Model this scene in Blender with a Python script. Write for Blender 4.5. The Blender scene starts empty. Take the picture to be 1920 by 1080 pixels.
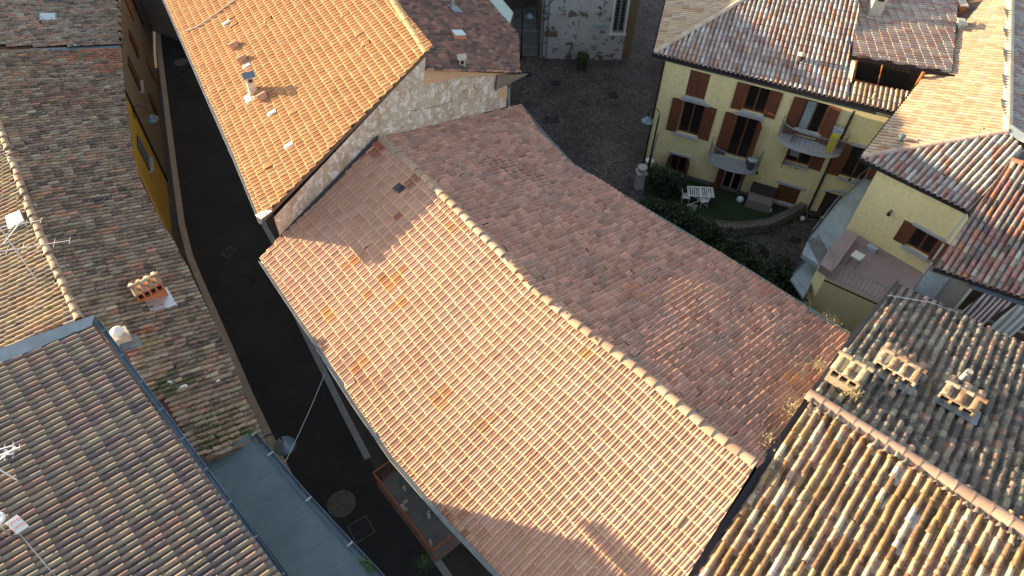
import bpy, bmesh, math, random
import numpy as np
from math import radians, sin, cos, atan, atan2, pi, hypot
from mathutils import Vector, Matrix
random.seed(7); RNG = np.random.default_rng(11)
S = bpy.context.scene

# ---------------------------------------------------------------- camera
H = 26.5
TH = atan(1110 / 1332.0); RO = radians(1.55)
Lk = np.array([0, sin(TH), -cos(TH)]); U0 = np.array([0, cos(TH), sin(TH)]); R0 = np.array([1., 0, 0])
Rt = cos(RO) * R0 + sin(RO) * U0
Up = -sin(RO) * R0 + cos(RO) * U0
CAM = np.array([0, 0, H])
cd = bpy.data.cameras.new("camera"); cam = bpy.data.objects.new("camera", cd)
S.collection.objects.link(cam); S.camera = cam
cd.sensor_width = 36; cd.lens = 36 * 1332 / 1920; cd.clip_end = 900; cd.clip_start = 0.2
cam.matrix_world = Matrix(((Rt[0], Up[0], -Lk[0], 0), (Rt[1], Up[1], -Lk[1], 0), (Rt[2], Up[2], -Lk[2], H), (0, 0, 0, 1)))

# ---------------------------------------------------------------- light
SUN_AZ, SUN_EL = 162.0, 9.0        # direction to the sun, degrees from +X, and its height
w = bpy.data.worlds.new("World"); S.world = w; w.use_nodes = True
nt = w.node_tree; bg = nt.nodes['Background']
sky = nt.nodes.new('ShaderNodeTexSky'); sky.sky_type = 'NISHITA'; sky.sun_disc = False
sky.sun_elevation = radians(SUN_EL); sky.sun_rotation = radians(90 - SUN_AZ)
sky.air_density = 1.0; sky.dust_density = 1.0; sky.ozone_density = 1.4
bw = nt.nodes.new('ShaderNodeHueSaturation'); bw.inputs['Saturation'].default_value = .55   # thin veil of high haze greys the blue
nt.links.new(sky.outputs[0], bw.inputs['Color']); nt.links.new(bw.outputs[0], bg.inputs[0]); bg.inputs[1].default_value = 0.125
sd = bpy.data.lights.new("sun", 'SUN'); sd.energy = 5.0; sd.angle = radians(0.5); sd.color = (1.0, 0.73, 0.42)
sun = bpy.data.objects.new("sun", sd); S.collection.objects.link(sun)
sv = Vector((cos(radians(SUN_EL)) * cos(radians(SUN_AZ)), cos(radians(SUN_EL)) * sin(radians(SUN_AZ)), sin(radians(SUN_EL))))
sun.rotation_euler = sv.to_track_quat('Z', 'Y').to_euler(); sun.location = (-20, 10, 40)
S.view_settings.view_transform = 'Standard'; S.view_settings.look = 'None'
S.view_settings.exposure = 1.84; S.view_settings.gamma = 1.0
S.cycles.max_bounces = 6; S.cycles.diffuse_bounces = 4

# ---------------------------------------------------------------- survey helpers: photo point + height or plane -> place in the town
def ray(px, py): return (px - 960) / 1332.0 * Rt - (py - 540) / 1332.0 * Up + Lk
def at(px, py, z):
    d = ray(px, py); return CAM + (z - H) / d[2] * d
def plane(a, b, c):
    a, b, c = map(np.array, (a, b, c)); n = np.cross(b - a, c - a); n = n / np.linalg.norm(n)
    return (-n if n[2] < 0 else n), (-(n @ a) if n[2] < 0 else n @ a)
def vplane(a, b):
    n = np.array([-(b[1] - a[1]), b[0] - a[0], 0.]); n /= np.linalg.norm(n); return n, n @ np.array(a)
def onp(pl, px, py):
    n, d = pl; r = ray(px, py); return CAM + (d - n @ CAM) / (n @ r) * r
def pz(pl, x, y): n, d = pl; return (d - n[0] * x - n[1] * y) / n[2]

# ---------------------------------------------------------------- materials
def nodes(name):
    m = bpy.data.materials.new(name); m.use_nodes = True
    t = m.node_tree; return m, t, t.nodes, t.links, t.nodes['Principled BSDF']
def ramp(N, stops):
    r = N.new('ShaderNodeValToRGB'); e = r.color_ramp.elements
    e[0].position, e[0].color = stops[0][0], stops[0][1] + (1,)
    e[1].position, e[1].color = stops[-1][0], stops[-1][1] + (1,)
    for p, c in stops[1:-1]:
        x = e.new(p); x.color = c + (1,)
    return r
def noise(N, L, co, scale, detail=5, rough=.6, dist=0):
    n = N.new('ShaderNodeTexNoise'); n.inputs['Scale'].default_value = scale
    n.inputs['Detail'].default_value = detail; n.inputs['Roughness'].default_value = rough; n.inputs['Distortion'].default_value = dist
    L.new(co, n.inputs['Vector']); return n.outputs['Fac']
def mixc(N, L, fac, a, b, typ='MIX'):
    m = N.new('ShaderNodeMix'); m.data_type = 'RGBA'; m.blend_type = typ
    if isinstance(fac, (int, float)): m.inputs[0].default_value = fac
    else: L.new(fac, m.inputs[0])
    for s, v in ((6, a), (7, b)):
        if isinstance(v, tuple): m.inputs[s].default_value = v + (1,)
        else: L.new(v, m.inputs[s])
    return m.outputs[2]
def bump(N, L, P, h, strength=.4, dist=.01):
    b = N.new('ShaderNodeBump'); b.inputs['Strength'].default_value = strength; b.inputs['Distance'].default_value = dist
    L.new(h, b.inputs['Height']); L.new(b.outputs[0], P.inputs['Normal'])
def objco(N): return N.new('ShaderNodeTexCoord').outputs['Object']
GRY = lambda v: (v, v, v)

def m_tile(name, layers, rough=.85, grain=.18, bs=.5):
    """per-tile colour attribute + layers of (scale, lo, hi, colour, amount) growths"""
    m, t, N, L, P = nodes(name); co = objco(N)
    a = N.new('ShaderNodeAttribute'); a.attribute_name = 'tcol'
    g = ramp(N, [(.25, GRY(1 - grain)), (.75, GRY(1 + grain * .4))]); L.new(noise(N, L, co, 14, 6, .7), g.inputs[0])
    c = mixc(N, L, 1.0, a.outputs['Color'], g.outputs[0], 'MULTIPLY')
    for i, (sc, lo, hi, col, amt) in enumerate(layers):
        mp = N.new('ShaderNodeMapping'); mp.inputs['Location'].default_value = (i * 13.1, i * 7.7, i * 3.3); L.new(co, mp.inputs['Vector'])
        r = ramp(N, [(lo, GRY(0)), (hi, GRY(amt))]); L.new(noise(N, L, mp.outputs[0], sc, 6, .65, .3), r.inputs[0])
        c = mixc(N, L, r.outputs[0], c, col)
    L.new(c, P.inputs['Base Color']); P.inputs['Roughness'].default_value = rough
    bump(N, L, P, noise(N, L, co, 45, 4, .7), bs, .006); return m

def m_plaster(name, base, stain=None, amt=.35, sc=1.2, rough=.9, bs=.25, streak=False, extra=()):
    m, t, N, L, P = nodes(name); co = objco(N)
    stain = stain or tuple(v * .7 for v in base)
    mp = N.new('ShaderNodeMapping'); mp.inputs['Scale'].default_value = (1, 1, .3 if streak else 1); L.new(co, mp.inputs['Vector'])
    r = ramp(N, [(.35, GRY(0)), (.75, GRY(amt))]); L.new(noise(N, L, mp.outputs[0], sc, 7, .65, .4), r.inputs[0])
    c = mixc(N, L, r.outputs[0], base, stain)
    r2 = ramp(N, [(.3, GRY(.88)), (.7, GRY(1.08))]); L.new(noise(N, L, co, sc * 9, 4), r2.inputs[0])
    c = mixc(N, L, 1., c, r2.outputs[0], 'MULTIPLY')
    for i, (s2, lo, hi, col, am) in enumerate(extra):
        mq = N.new('ShaderNodeMapping'); mq.inputs['Location'].default_value = (i * 5.1 + 3, i * 9.7, i * 4.3); L.new(co, mq.inputs['Vector'])
        rr = ramp(N, [(lo, GRY(0)), (hi, GRY(am))]); L.new(noise(N, L, mq.outputs[0], s2, 8, .7, .5), rr.inputs[0])
        c = mixc(N, L, rr.outputs[0], c, col)
    L.new(c, P.inputs['Base Color']); P.inputs['Roughness'].default_value = rough
    bump(N, L, P, noise(N, L, co, 22, 5), bs, .02); return m
def m_plain(name, base, rough=.6, metal=0., var=.15, sc=6):
    m, t, N, L, P = nodes(name); co = objco(N)
    r = ramp(N, [(.3, GRY(1 - var)), (.7, GRY(1 + var * .5))]); L.new(noise(N, L, co, sc, 5), r.inputs[0])
    L.new(mixc(N, L, 1., base, r.outputs[0], 'MULTIPLY'), P.inputs['Base Color'])
    P.inputs['Roughness'].default_value = rough; P.inputs['Metallic'].default_value = metal; return m
def m_cobble(name):
    m, t, N, L, P = nodes(name); co = objco(N)
    mp = N.new('ShaderNodeMapping'); mp.inputs['Rotation'].default_value = (0, 0, radians(40)); L.new(co, mp.inputs['Vector'])
    b = N.new('ShaderNodeTexBrick'); b.inputs['Scale'].default_value = 1.0
    b.inputs['Brick Width'].default_value = .20; b.inputs['Row Height'].default_value = .15; b.inputs['Mortar Size'].default_value = .018
    b.inputs['Color1'].default_value = (.060, .047, .044, 1); b.inputs['Color2'].default_value = (.145, .115, .105, 1); b.inputs['Mortar'].default_value = (.026, .023, .022, 1)
    wob = N.new('ShaderNodeTexNoise'); wob.inputs['Scale'].default_value = 1.5; L.new(mp.outputs[0], wob.inputs['Vector'])
    ad = N.new('ShaderNodeVectorMath'); ad.operation = 'MULTIPLY_ADD'; ad.inputs[1].default_value = (.25, .25, 0); L.new(wob.outputs['Color'], ad.inputs[0]); L.new(mp.outputs[0], ad.inputs[2])
    L.new(ad.outputs[0], b.inputs['Vector'])
    r = ramp(N, [(.3, GRY(.6)), (.72, GRY(1.5))]); L.new(noise(N, L, co, .45, 6), r.inputs[0])
    c = mixc(N, L, 1., b.outputs['Color'], r.outputs[0], 'MULTIPLY')
    v = N.new('ShaderNodeTexVoronoi'); v.inputs['Scale'].default_value = 7; L.new(co, v.inputs['Vector'])
    r3 = ramp(N, [(0, GRY(.7)), (1, GRY(1.35))]); L.new(v.outputs['Color'], r3.inputs[0])
    c = mixc(N, L, .8, c, r3.outputs[0], 'MULTIPLY')
    L.new(c, P.inputs['Base Color']); P.inputs['Roughness'].default_value = .8
    bump(N, L, P, b.outputs['Fac'], -.5, .02); return m
def m_wavy(name, base, dark, rot, scale, rough=.7):
    m, t, N, L, P = nodes(name); co = objco(N)
    wv = N.new('ShaderNodeTexWave'); wv.inputs['Scale'].default_value = scale
    mp = N.new('ShaderNodeMapping'); mp.inputs['Rotation'].default_value = rot; L.new(co, mp.inputs['Vector']); L.new(mp.outputs[0], wv.inputs['Vector'])
    r = ramp(N, [(.45, dark), (.55, base)]); L.new(wv.outputs['Fac'], r.inputs[0]); L.new(r.outputs[0], P.inputs['Base Color'])
    P.inputs['Roughness'].default_value = rough; return m
def m_glass(name, base=(.03, .04, .05), rough=.08):
    m, t, N, L, P = nodes(name); P.inputs['Base Color'].default_value = base + (1,)
    P.inputs['Roughness'].default_value = rough; P.inputs['Specular IOR Level'].default_value = .25; return m

LICH = (.30, .30, .24); SOOT = (.035, .033, .03); MOSS = (.05, .07, .02)
M = {}
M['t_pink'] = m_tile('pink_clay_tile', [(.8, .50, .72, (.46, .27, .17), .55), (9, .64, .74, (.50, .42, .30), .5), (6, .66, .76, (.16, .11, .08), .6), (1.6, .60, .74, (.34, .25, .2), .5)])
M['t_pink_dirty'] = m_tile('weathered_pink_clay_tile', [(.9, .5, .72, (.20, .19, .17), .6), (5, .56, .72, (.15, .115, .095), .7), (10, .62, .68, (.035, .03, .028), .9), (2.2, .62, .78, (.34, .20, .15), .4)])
M['t_orange'] = m_tile('orange_clay_tile', [(1.3, .55, .8, (.42, .22, .11), .5), (8, .7, .8, (.25, .16, .1), .5)], grain=.12)
M['t_brown'] = m_tile('dark_brown_clay_tile', [(1.2, .5, .75, (.07, .05, .045), .7), (14, .66, .74, (.3, .2, .17), .6)])
M['t_old'] = m_tile('old_mottled_barrel_tile', [(1.1, .50, .72, (.20, .15, .09), .5), (5, .52, .66, SOOT, .8), (11, .57, .66, (.42, .37, .27), .8), (3, .66, .8, MOSS, .6)], grain=.3, bs=.8)
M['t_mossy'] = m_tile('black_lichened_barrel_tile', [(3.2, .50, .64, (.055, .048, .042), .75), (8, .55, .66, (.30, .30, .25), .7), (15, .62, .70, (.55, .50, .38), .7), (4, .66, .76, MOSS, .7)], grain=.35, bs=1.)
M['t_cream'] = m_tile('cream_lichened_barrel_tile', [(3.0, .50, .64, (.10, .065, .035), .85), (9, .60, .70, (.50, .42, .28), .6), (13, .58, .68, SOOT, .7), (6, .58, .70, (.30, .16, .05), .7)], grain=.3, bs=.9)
M['t_olive'] = m_tile('new_toned_barrel_tile', [(3, .6, .8, (.22, .21, .16), .5), (18, .7, .8, (.12, .11, .1), .5)], grain=.15, bs=.3)
M['t_mix'] = m_tile('toned_barrel_tile', [(4, .58, .72, (.5, .46, .4), .4), (11, .66, .75, (.14, .12, .11), .6)], grain=.2)
M['t_red'] = m_tile('mixed_red_barrel_tile', [(5, .6, .72, (.4, .38, .32), .6), (12, .62, .72, (.08, .07, .065), .75)], grain=.25)
M['wall_peel'] = m_plaster('scaling_lime_plaster', (.56, .46, .37), (.36, .235, .14), 1., 2.2, streak=True, bs=.8,
    extra=[(3.4, .50, .60, (.76, .70, .64), .9), (8, .56, .64, (.28, .19, .12), .75), (1.0, .58, .70, (.50, .33, .18), .6)])
M['wall_apricot'] = m_plaster('apricot_render', (.58, .36, .2), None, .4, 2.)
M['wall_yellow'] = m_plaster('pale_yellow_render', (.85, .73, .37), (.66, .59, .36), .55, .7, bs=.2, streak=True, extra=[(2.5, .60, .75, (.56, .50, .33), .45), (5, .69, .74, (.40, .37, .25), .4)])
M['wall_deep_yellow'] = m_plaster('deep_yellow_render', (.66, .41, .05), (.5, .33, .08), .4, 1.2)
M['wall_stone'] = m_plaster('rubble_stone_wall', (.34, .26, .17), (.17, .13, .09), .9, 5, bs=1., extra=[(9, .55, .66, (.5, .42, .3), .6)])
M['wall_grey'] = m_plaster('grey_render', (.30, .28, .25), None, .5, 1.)
M['wall_brown'] = m_plaster('brown_render', (.20, .15, .11), None, .5, 1.5)
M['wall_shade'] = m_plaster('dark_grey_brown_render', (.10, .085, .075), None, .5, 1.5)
M['wall_white'] = m_plaster('flaking_white_plaster', (.54, .55, .57), (.40, .38, .36), .8, .9, bs=.6,
    extra=[(1.7, .545, .575, (.16, .13, .11), 1.), (6, .62, .66, (.20, .17, .15), .9)])
M['stone_dark'] = m_plaster('garden_rubble_stone', (.22, .19, .16), (.07, .06, .05), .95, 9, bs=1.)
M['stone_pale'] = m_plaster('pale_carved_stone', (.5, .48, .44), (.25, .25, .22), .7, 4, bs=.5)
M['chim_white'] = m_plaster('weathered_white_cement', (.58, .53, .45), (.3, .26, .2), .6, 7, bs=.5)
M['chim_moss'] = m_plaster('lichened_cement', (.44, .36, .26), (.22, .17, .11), .9, 9, bs=1., extra=[(16, .58, .66, SOOT, .7)])
M['brick'] = m_plain('orange_brick', (.50, .17, .07), .9, 0, .3, 14)
M['lead'] = m_plain('blue_grey_sheet_metal', (.16, .22, .27), .45, .35, .25, 2)
M['lead_flat'] = m_plaster('grey_green_bitumen_sheet', (.11, .17, .185), (.055, .095, .11), 1., .45, .55, .1)
M['copper'] = m_plain('verdigris_gutter_metal', (.30, .40, .39), .5, .3, .25, 4)
M['gutter_pale'] = m_plain('pale_zinc_gutter', (.42, .47, .47), .45, .5, .25, 4)
M['gutter_dark'] = m_plain('dark_painted_gutter', (.035, .03, .035), .5, .3, .2, 4)
M['deck'] = m_plain('roof_underlay_clay', (.16, .10, .075), .95, 0, .3, 5)
M['wood_shut'] = m_plain('red_brown_shutter_paint', (.155, .055, .028), .55, 0, .2, 5)
M['wood_orange'] = m_plain('orange_varnished_wood', (.42, .15, .05), .5, 0, .25, 5)
M['sill'] = m_plain('grey_stone_sill', (.42, .43, .44), .8, 0, .15, 5)
M['glass'] = m_glass('dark_window_glass', (.018, .015, .014), .12); M['glass_sky'] = m_glass('pale_skylight_glass', (.45, .55, .58), .15)
M['white'] = m_plain('white_enamel', (.78, .78, .76), .4, 0, .08, 5)
M['offwhite'] = m_plain('off_white_sheet', (.66, .63, .56), .5, 0, .15, 4)
M['alu'] = m_plain('weathered_aluminium', (.62, .62, .62), .35, .7, .15, 12)
M['black'] = m_plain('black_iron', (.025, .025, .03), .5, .4, .2, 6)
M['iron_grey'] = m_plain('grey_painted_iron', (.22, .26, .29), .45, .4, .15, 5)
M['rust'] = m_plain('rusty_painted_iron', (.36, .12, .05), .75, .1, .35, 12)
M['asphalt'] = m_plaster('dark_asphalt', (.026, .026, .027), (.050, .048, .046), .9, .5, .85, .3, extra=[(1.1, .60, .66, (.06, .058, .055), .5), (.6, .60, .61, (.015, .015, .016), .6), (6, .69, .72, (.10, .10, .095), .5)])
M['cobble'] = m_cobble('porphyry_cobbles')
M['pave'] = m_plaster('stone_footpath', (.10, .085, .07), (.06, .05, .045), .7, 1.5, extra=[(4, .6, .7, (.14, .13, .11), .5)])
M['kerb'] = m_plaster('pale_kerb_stone', (.56, .46, .36), (.34, .29, .24), .7, 2.5)
M['kerb_grey'] = m_plaster('grey_kerb_stone', (.45, .46, .45), (.27, .28, .28), .7, 2.5)
M['conc'] = m_plaster('damp_concrete', (.20, .20, .19), (.07, .07, .065), .9, 1.6, .8, .4)
M['conc_blue'] = m_plaster('smooth_pale_concrete', (.38, .46, .50), (.17, .20, .21), .9, .7, .7, .2)
M['terr'] = m_plaster('pinkish_terrace_tiles', (.34, .25, .23), (.22, .17, .16), .7, 1.2, .7, .2)
M['grass'] = m_plaster('lawn_green', (.022, .048, .014), (.012, .028, .008), .8, 3, .95, .8)
M['leaf'] = m_plain('dark_green_leaf', (.040, .065, .022), .6, 0, .9, 1.6)
M['leaf2'] = m_plain('bright_green_leaf', (.05, .12, .02), .6, 0, .4, 3)
M['leafmoss'] = m_plain('roof_moss', (.10, .14, .02), .95, 0, .4, 9)
M['dry'] = m_plain('dry_weed', (.42, .36, .22), .9, 0, .4, 9)
M['bark'] = m_plain('bark', (.08, .06, .045), .9, 0, .3, 9)
M['ballw'] = m_plain('pale_rubber', (.5, .62, .60), .5, 0, .1, 5)
M['plast_grey'] = m_plain('grey_brown_resin', (.24, .21, .20), .6, 0, .1, 4)
M['plast_dark'] = m_plain('dark_resin_lid', (.05, .04, .04), .6, 0, .1, 4)
M['yellow_cloth'] = m_plain('yellow_cloth', (.60, .50, .05), .8, 0, .15, 5)
M['red_ink'] = m_plain('red_ink', (.45, .05, .07), .6, 0, .1, 5)
M['dark_ink'] = m_plain('dark_ink', (.05, .12, .14), .6, 0, .1, 5)
M['stripe_r'] = m_wavy('red_and_white_striped_canvas', (.60, .56, .56), (.13, .07, .08), (0, 0, radians(60)), 2.2)
M['stripe_w'] = m_wavy('white_striped_canvas', (.62, .66, .66), (.30, .30, .28), (0, 0, radians(60)), 1.6)
M['chrome'] = m_plain('bright_metal', (.7, .7, .7), .25, .9, .1, 9)
M['pale_green'] = m_plaster('pale_green_roof_sheet', (.52, .64, .55), (.38, .5, .42), .6, 1.2, .6, .1)
M['glassrail'] = m_glass('smoky_glass_panel', (.10, .13, .15), .2)

# ---------------------------------------------------------------- objects
COL = S.collection; ORG = {}
def tag(o, label=None, cat=None, group=None, kind=None):
    if label: o['label'] = label
    if cat: o['category'] = cat
    if group: o['group'] = group
    if kind: o['kind'] = kind
    return o
def thing(name, label, cat, loc=(0, 0, 0), group=None):
    o = bpy.data.objects.new(name, None); COL.objects.link(o); o.location = tuple(map(float, loc)); o.empty_display_size = .3
    ORG[o.name] = Vector(o.location); return tag(o, label, cat, group)
def copy_tree(o, parent=None):
    c = o.copy(); COL.objects.link(c); c.parent = parent
    for ch in [x for x in o.children]: copy_tree(ch, c)
    return c
class MB:
    def __init__(s): s.v = []; s.f = []
    def add(s, vs, fs):
        k = len(s.v); s.v += [tuple(map(float, p)) for p in vs]; s.f += [tuple(i + k for i in f) for f in fs]; return s
    def box(s, c, size, az=0., ax=None):
        """axis box: centre c, size, rotated az rad about z (or with axes ax = 3 vectors)"""
        hx, hy, hz = [v / 2 for v in size]
        if ax is None: ax = (np.array([cos(az), sin(az), 0]), np.array([-sin(az), cos(az), 0]), np.array([0, 0, 1.]))
        c = np.array(c, float); P = [c + sx * hx * ax[0] + sy * hy * ax[1] + sz * hz * ax[2] for sz in (-1, 1) for sy in (-1, 1) for sx in (-1, 1)]
        return s.add(P, [(0, 2, 3, 1), (4, 5, 7, 6), (0, 1, 5, 4), (2, 6, 7, 3), (0, 4, 6, 2), (1, 3, 7, 5)])
    def slab(s, pts, n, t):
        """polygon pts thickened by t against n"""
        k = len(pts); n = np.array(n, float); P = [np.array(p, float) for p in pts]
        return s.add(P + [p - n * t for p in P], [tuple(range(k)), tuple(range(2 * k - 1, k - 1, -1))] + [(i, i + k, (i + 1) % k + k, (i + 1) % k) for i in range(k)])
    def quad(s, *p): return s.add(p, [tuple(range(len(p)))])
    def tube(s, path, r, n=8, cap=True):
        path = [np.array(p, float) for p in path]; rs = r if isinstance(r, (list, tuple)) else [r] * len(path); V = []; F = []
        ref = None
        for i, p in enumerate(path):
            d = path[min(i + 1, len(path) - 1)] - path[max(i - 1, 0)]; d = d / (np.linalg.norm(d) + 1e-9)
            if ref is None: ref = np.array([0, 0, 1.]) if abs(d[2]) < .9 else np.array([1., 0, 0])
            a = np.cross(d, ref); a /= np.linalg.norm(a) + 1e-9; b = np.cross(a, d); ref = b if abs(b @ d) < .9 else ref
            for j in range(n):
                t = 2 * pi * j / n; V.append(p + rs[i] * (cos(t) * a + sin(t) * b))
        for i in range(len(path) - 1):
            for j in range(n): F.append((i * n + j, i * n + (j + 1) % n, (i + 1) * n + (j + 1) % n, (i + 1) * n + j))
        if cap: F += [tuple(range(n)), tuple(range(len(path) * n - 1, (len(path) - 1) * n - 1, -1))]
        return s.add(V, F)
    def lathe(s, c, prof, n=20, ax=None):
        c = np.array(c, float); V = []; F = []
        ax = ax or (np.array([1., 0, 0]), np.array([0, 1., 0]), np.array([0, 0, 1.]))
        for r, z in prof:
            for j in range(n):
                t = 2 * pi * j / n; V.append(c + r * cos(t) * ax[0] + r * sin(t) * ax[1] + z * ax[2])
        for i in range(len(prof) - 1):
            for j in range(n): F.append((i * n + j, i * n + (j + 1) % n, (i + 1) * n + (j + 1) % n, (i + 1) * n + j))
        F += [tuple(range(n)), tuple(range(len(prof) * n - 1, (len(prof) - 1) * n - 1, -1))]
        return s.add(V, F)
    def sweep(s, path, prof, side=1):
        """open or closed 2-d profile (out, up) swept along a level path; out = right-hand side * side"""
        path = [np.array(p, float) for p in path]; k = len(prof); V = []; F = []
        for i, p in enumerate(path):
            d = path[min(i + 1, len(path) - 1)] - path[max(i - 1, 0)]; d[2] = 0; d /= np.linalg.norm(d) + 1e-9
            o = np.array([d[1], -d[0], 0]) * side
            for a, b in prof: V.append(p + o * a + np.array([0, 0, b]))
        for i in range(len(path) - 1):
            for j in range(k - 1): F.append((i * k + j, i * k + j + 1, (i + 1) * k + j + 1, (i + 1) * k + j))
        return s.add(V, F)
    def build(s, name, mat, parent=None, smooth=False):
        me = bpy.data.meshes.new(name); o = bpy.data.objects.new(name, me); COL.objects.link(o)
        org = ORG.get(parent.name, Vector((0, 0, 0))) if parent is not None else Vector((0, 0, 0))
        me.from_pydata([tuple(Vector(p) - org) for p in s.v], [], s.f); me.update()
        if mat is not None: me.materials.append(M[mat] if isinstance(mat, str) else mat)
        bm = bmesh.new(); bm.from_mesh(me); bmesh.ops.recalc_face_normals(bm, faces=bm.faces); bm.to_mesh(me); bm.free()
        if smooth: me.polygons.foreach_set('use_smooth', [True] * len(me.polygons))
        if parent is not None: o.parent = parent; ORG[o.name] = org
        return o
def shade(o, deg=40):
    me = o.data; me.polygons.foreach_set('use_smooth', [True] * len(me.polygons))
    bm = bmesh.new(); bm.from_mesh(me)
    for e in bm.edges:
        if len(e.link_faces) == 2 and e.calc_face_angle(0) > radians(deg): e.smooth = False
    bm.to_mesh(me); bm.free(); return o
def structure(o): o['kind'] = 'structure'; return o

# ---------------------------------------------------------------- roof tiles
def tpl_port(p, e, hs=.046):
    cs = [(0, 0), (.03, .45), (.10, .85), (.22, 1.), (.36, .8), (.44, .3), (.47, .0), (.60, 0), (.63, .5), (.70, .62), (.78, .5), (.82, .0), (1., 0)]
    V = []; F = []; k = len(cs)
    for v, h, dr in ((-.05 * e, 0, 1), (.86 * e, .044, 1), (e, .012, .8), (e, -.006, .7)):
        for a, b in cs: V.append((a * p, v, b * hs * dr + h))
    for r in range(3):
        for i in range(k - 1): F.append((r * k + i, r * k + i + 1, (r + 1) * k + i + 1, (r + 1) * k + i))
    return np.array(V), F
def tpl_flat(p, e):
    cs = [(0, 0), (.08, .5), (.2, .6), (.45, .25), (.5, .6), (.6, .25), (.85, .3), (.93, 0), (1, 0)]; hs = .03; V = []; F = []; k = len(cs)
    for v, h, dr in ((-.05 * e, 0, 1), (e, .032, 1), (e, 0.0, 0)):
        for a, b in cs: V.append((a * p, v, b * hs * (1 if dr else .3) + h))
    for r in range(2):
        for i in range(k - 1): F.append((r * k + i, r * k + i + 1, (r + 1) * k + i + 1, (r + 1) * k + i))
    return np.array(V), F
def tpl_coppo(p, e, wide=.36, hf=.95):
    V = []; F = []; n = 9
    r0, r1 = p * wide * .82, p * wide
    def arc(r, v, h, sh):
        return [(p / 2 - r * cos(pi * i / (n - 1)), v, h + r * sh * sin(pi * i / (n - 1))) for i in range(n)]
    V += arc(r0, -.08 * e, .03, hf); V += arc(r1, e, .055, hf); V += arc(r1 - .016, e, .05, hf * .94)
    V += arc(r1 - .03, e - .1, .04, hf * .7)
    for r in range(3):
        for i in range(n - 1): F.append((r * n + i, r * n + i + 1, (r + 1) * n + i + 1, (r + 1) * n + i))
    nc = len(F)
    k = len(V); cs = [(-.18, .03), (-.08, -.015), (0, -.03), (.08, -.015), (.18, .03)]   # the trough between two covers
    for v, h in ((-.05, 0), (e, .018), (e, -.01)):
        for a, b in cs: V.append((a * p * 1.6, v + .12, b + h))
    for r in range(2):
        for i in range(4): F.append((k + r * 5 + i, k + r * 5 + i + 1, k + (r + 1) * 5 + i + 1, k + (r + 1) * 5 + i))
    return np.array(V), F
def inpoly(P, X, Y):
    c = np.zeros(len(X), bool); n = len(P)
    for i in range(n):
        x1, y1 = P[i]; x2, y2 = P[(i + 1) % n]
        if y1 == y2: continue
        k = ((y1 > Y) != (y2 > Y)) & (X < (x2 - x1) * (Y - y1) / (y2 - y1) + x1); c ^= k
    return c
def palette(n, cols, wts, rows, cols_i, patch=None, var=.12):
    wts = np.array(wts, float); wts /= wts.sum(); ix = RNG.choice(len(cols), n, p=wts)
    C = np.array(cols)[ix] * (1 + RNG.normal(0, var, (n, 1))) * (1 + RNG.normal(0, var * .25, (n, 3)))
    return np.clip(C, .01, .9)
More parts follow.
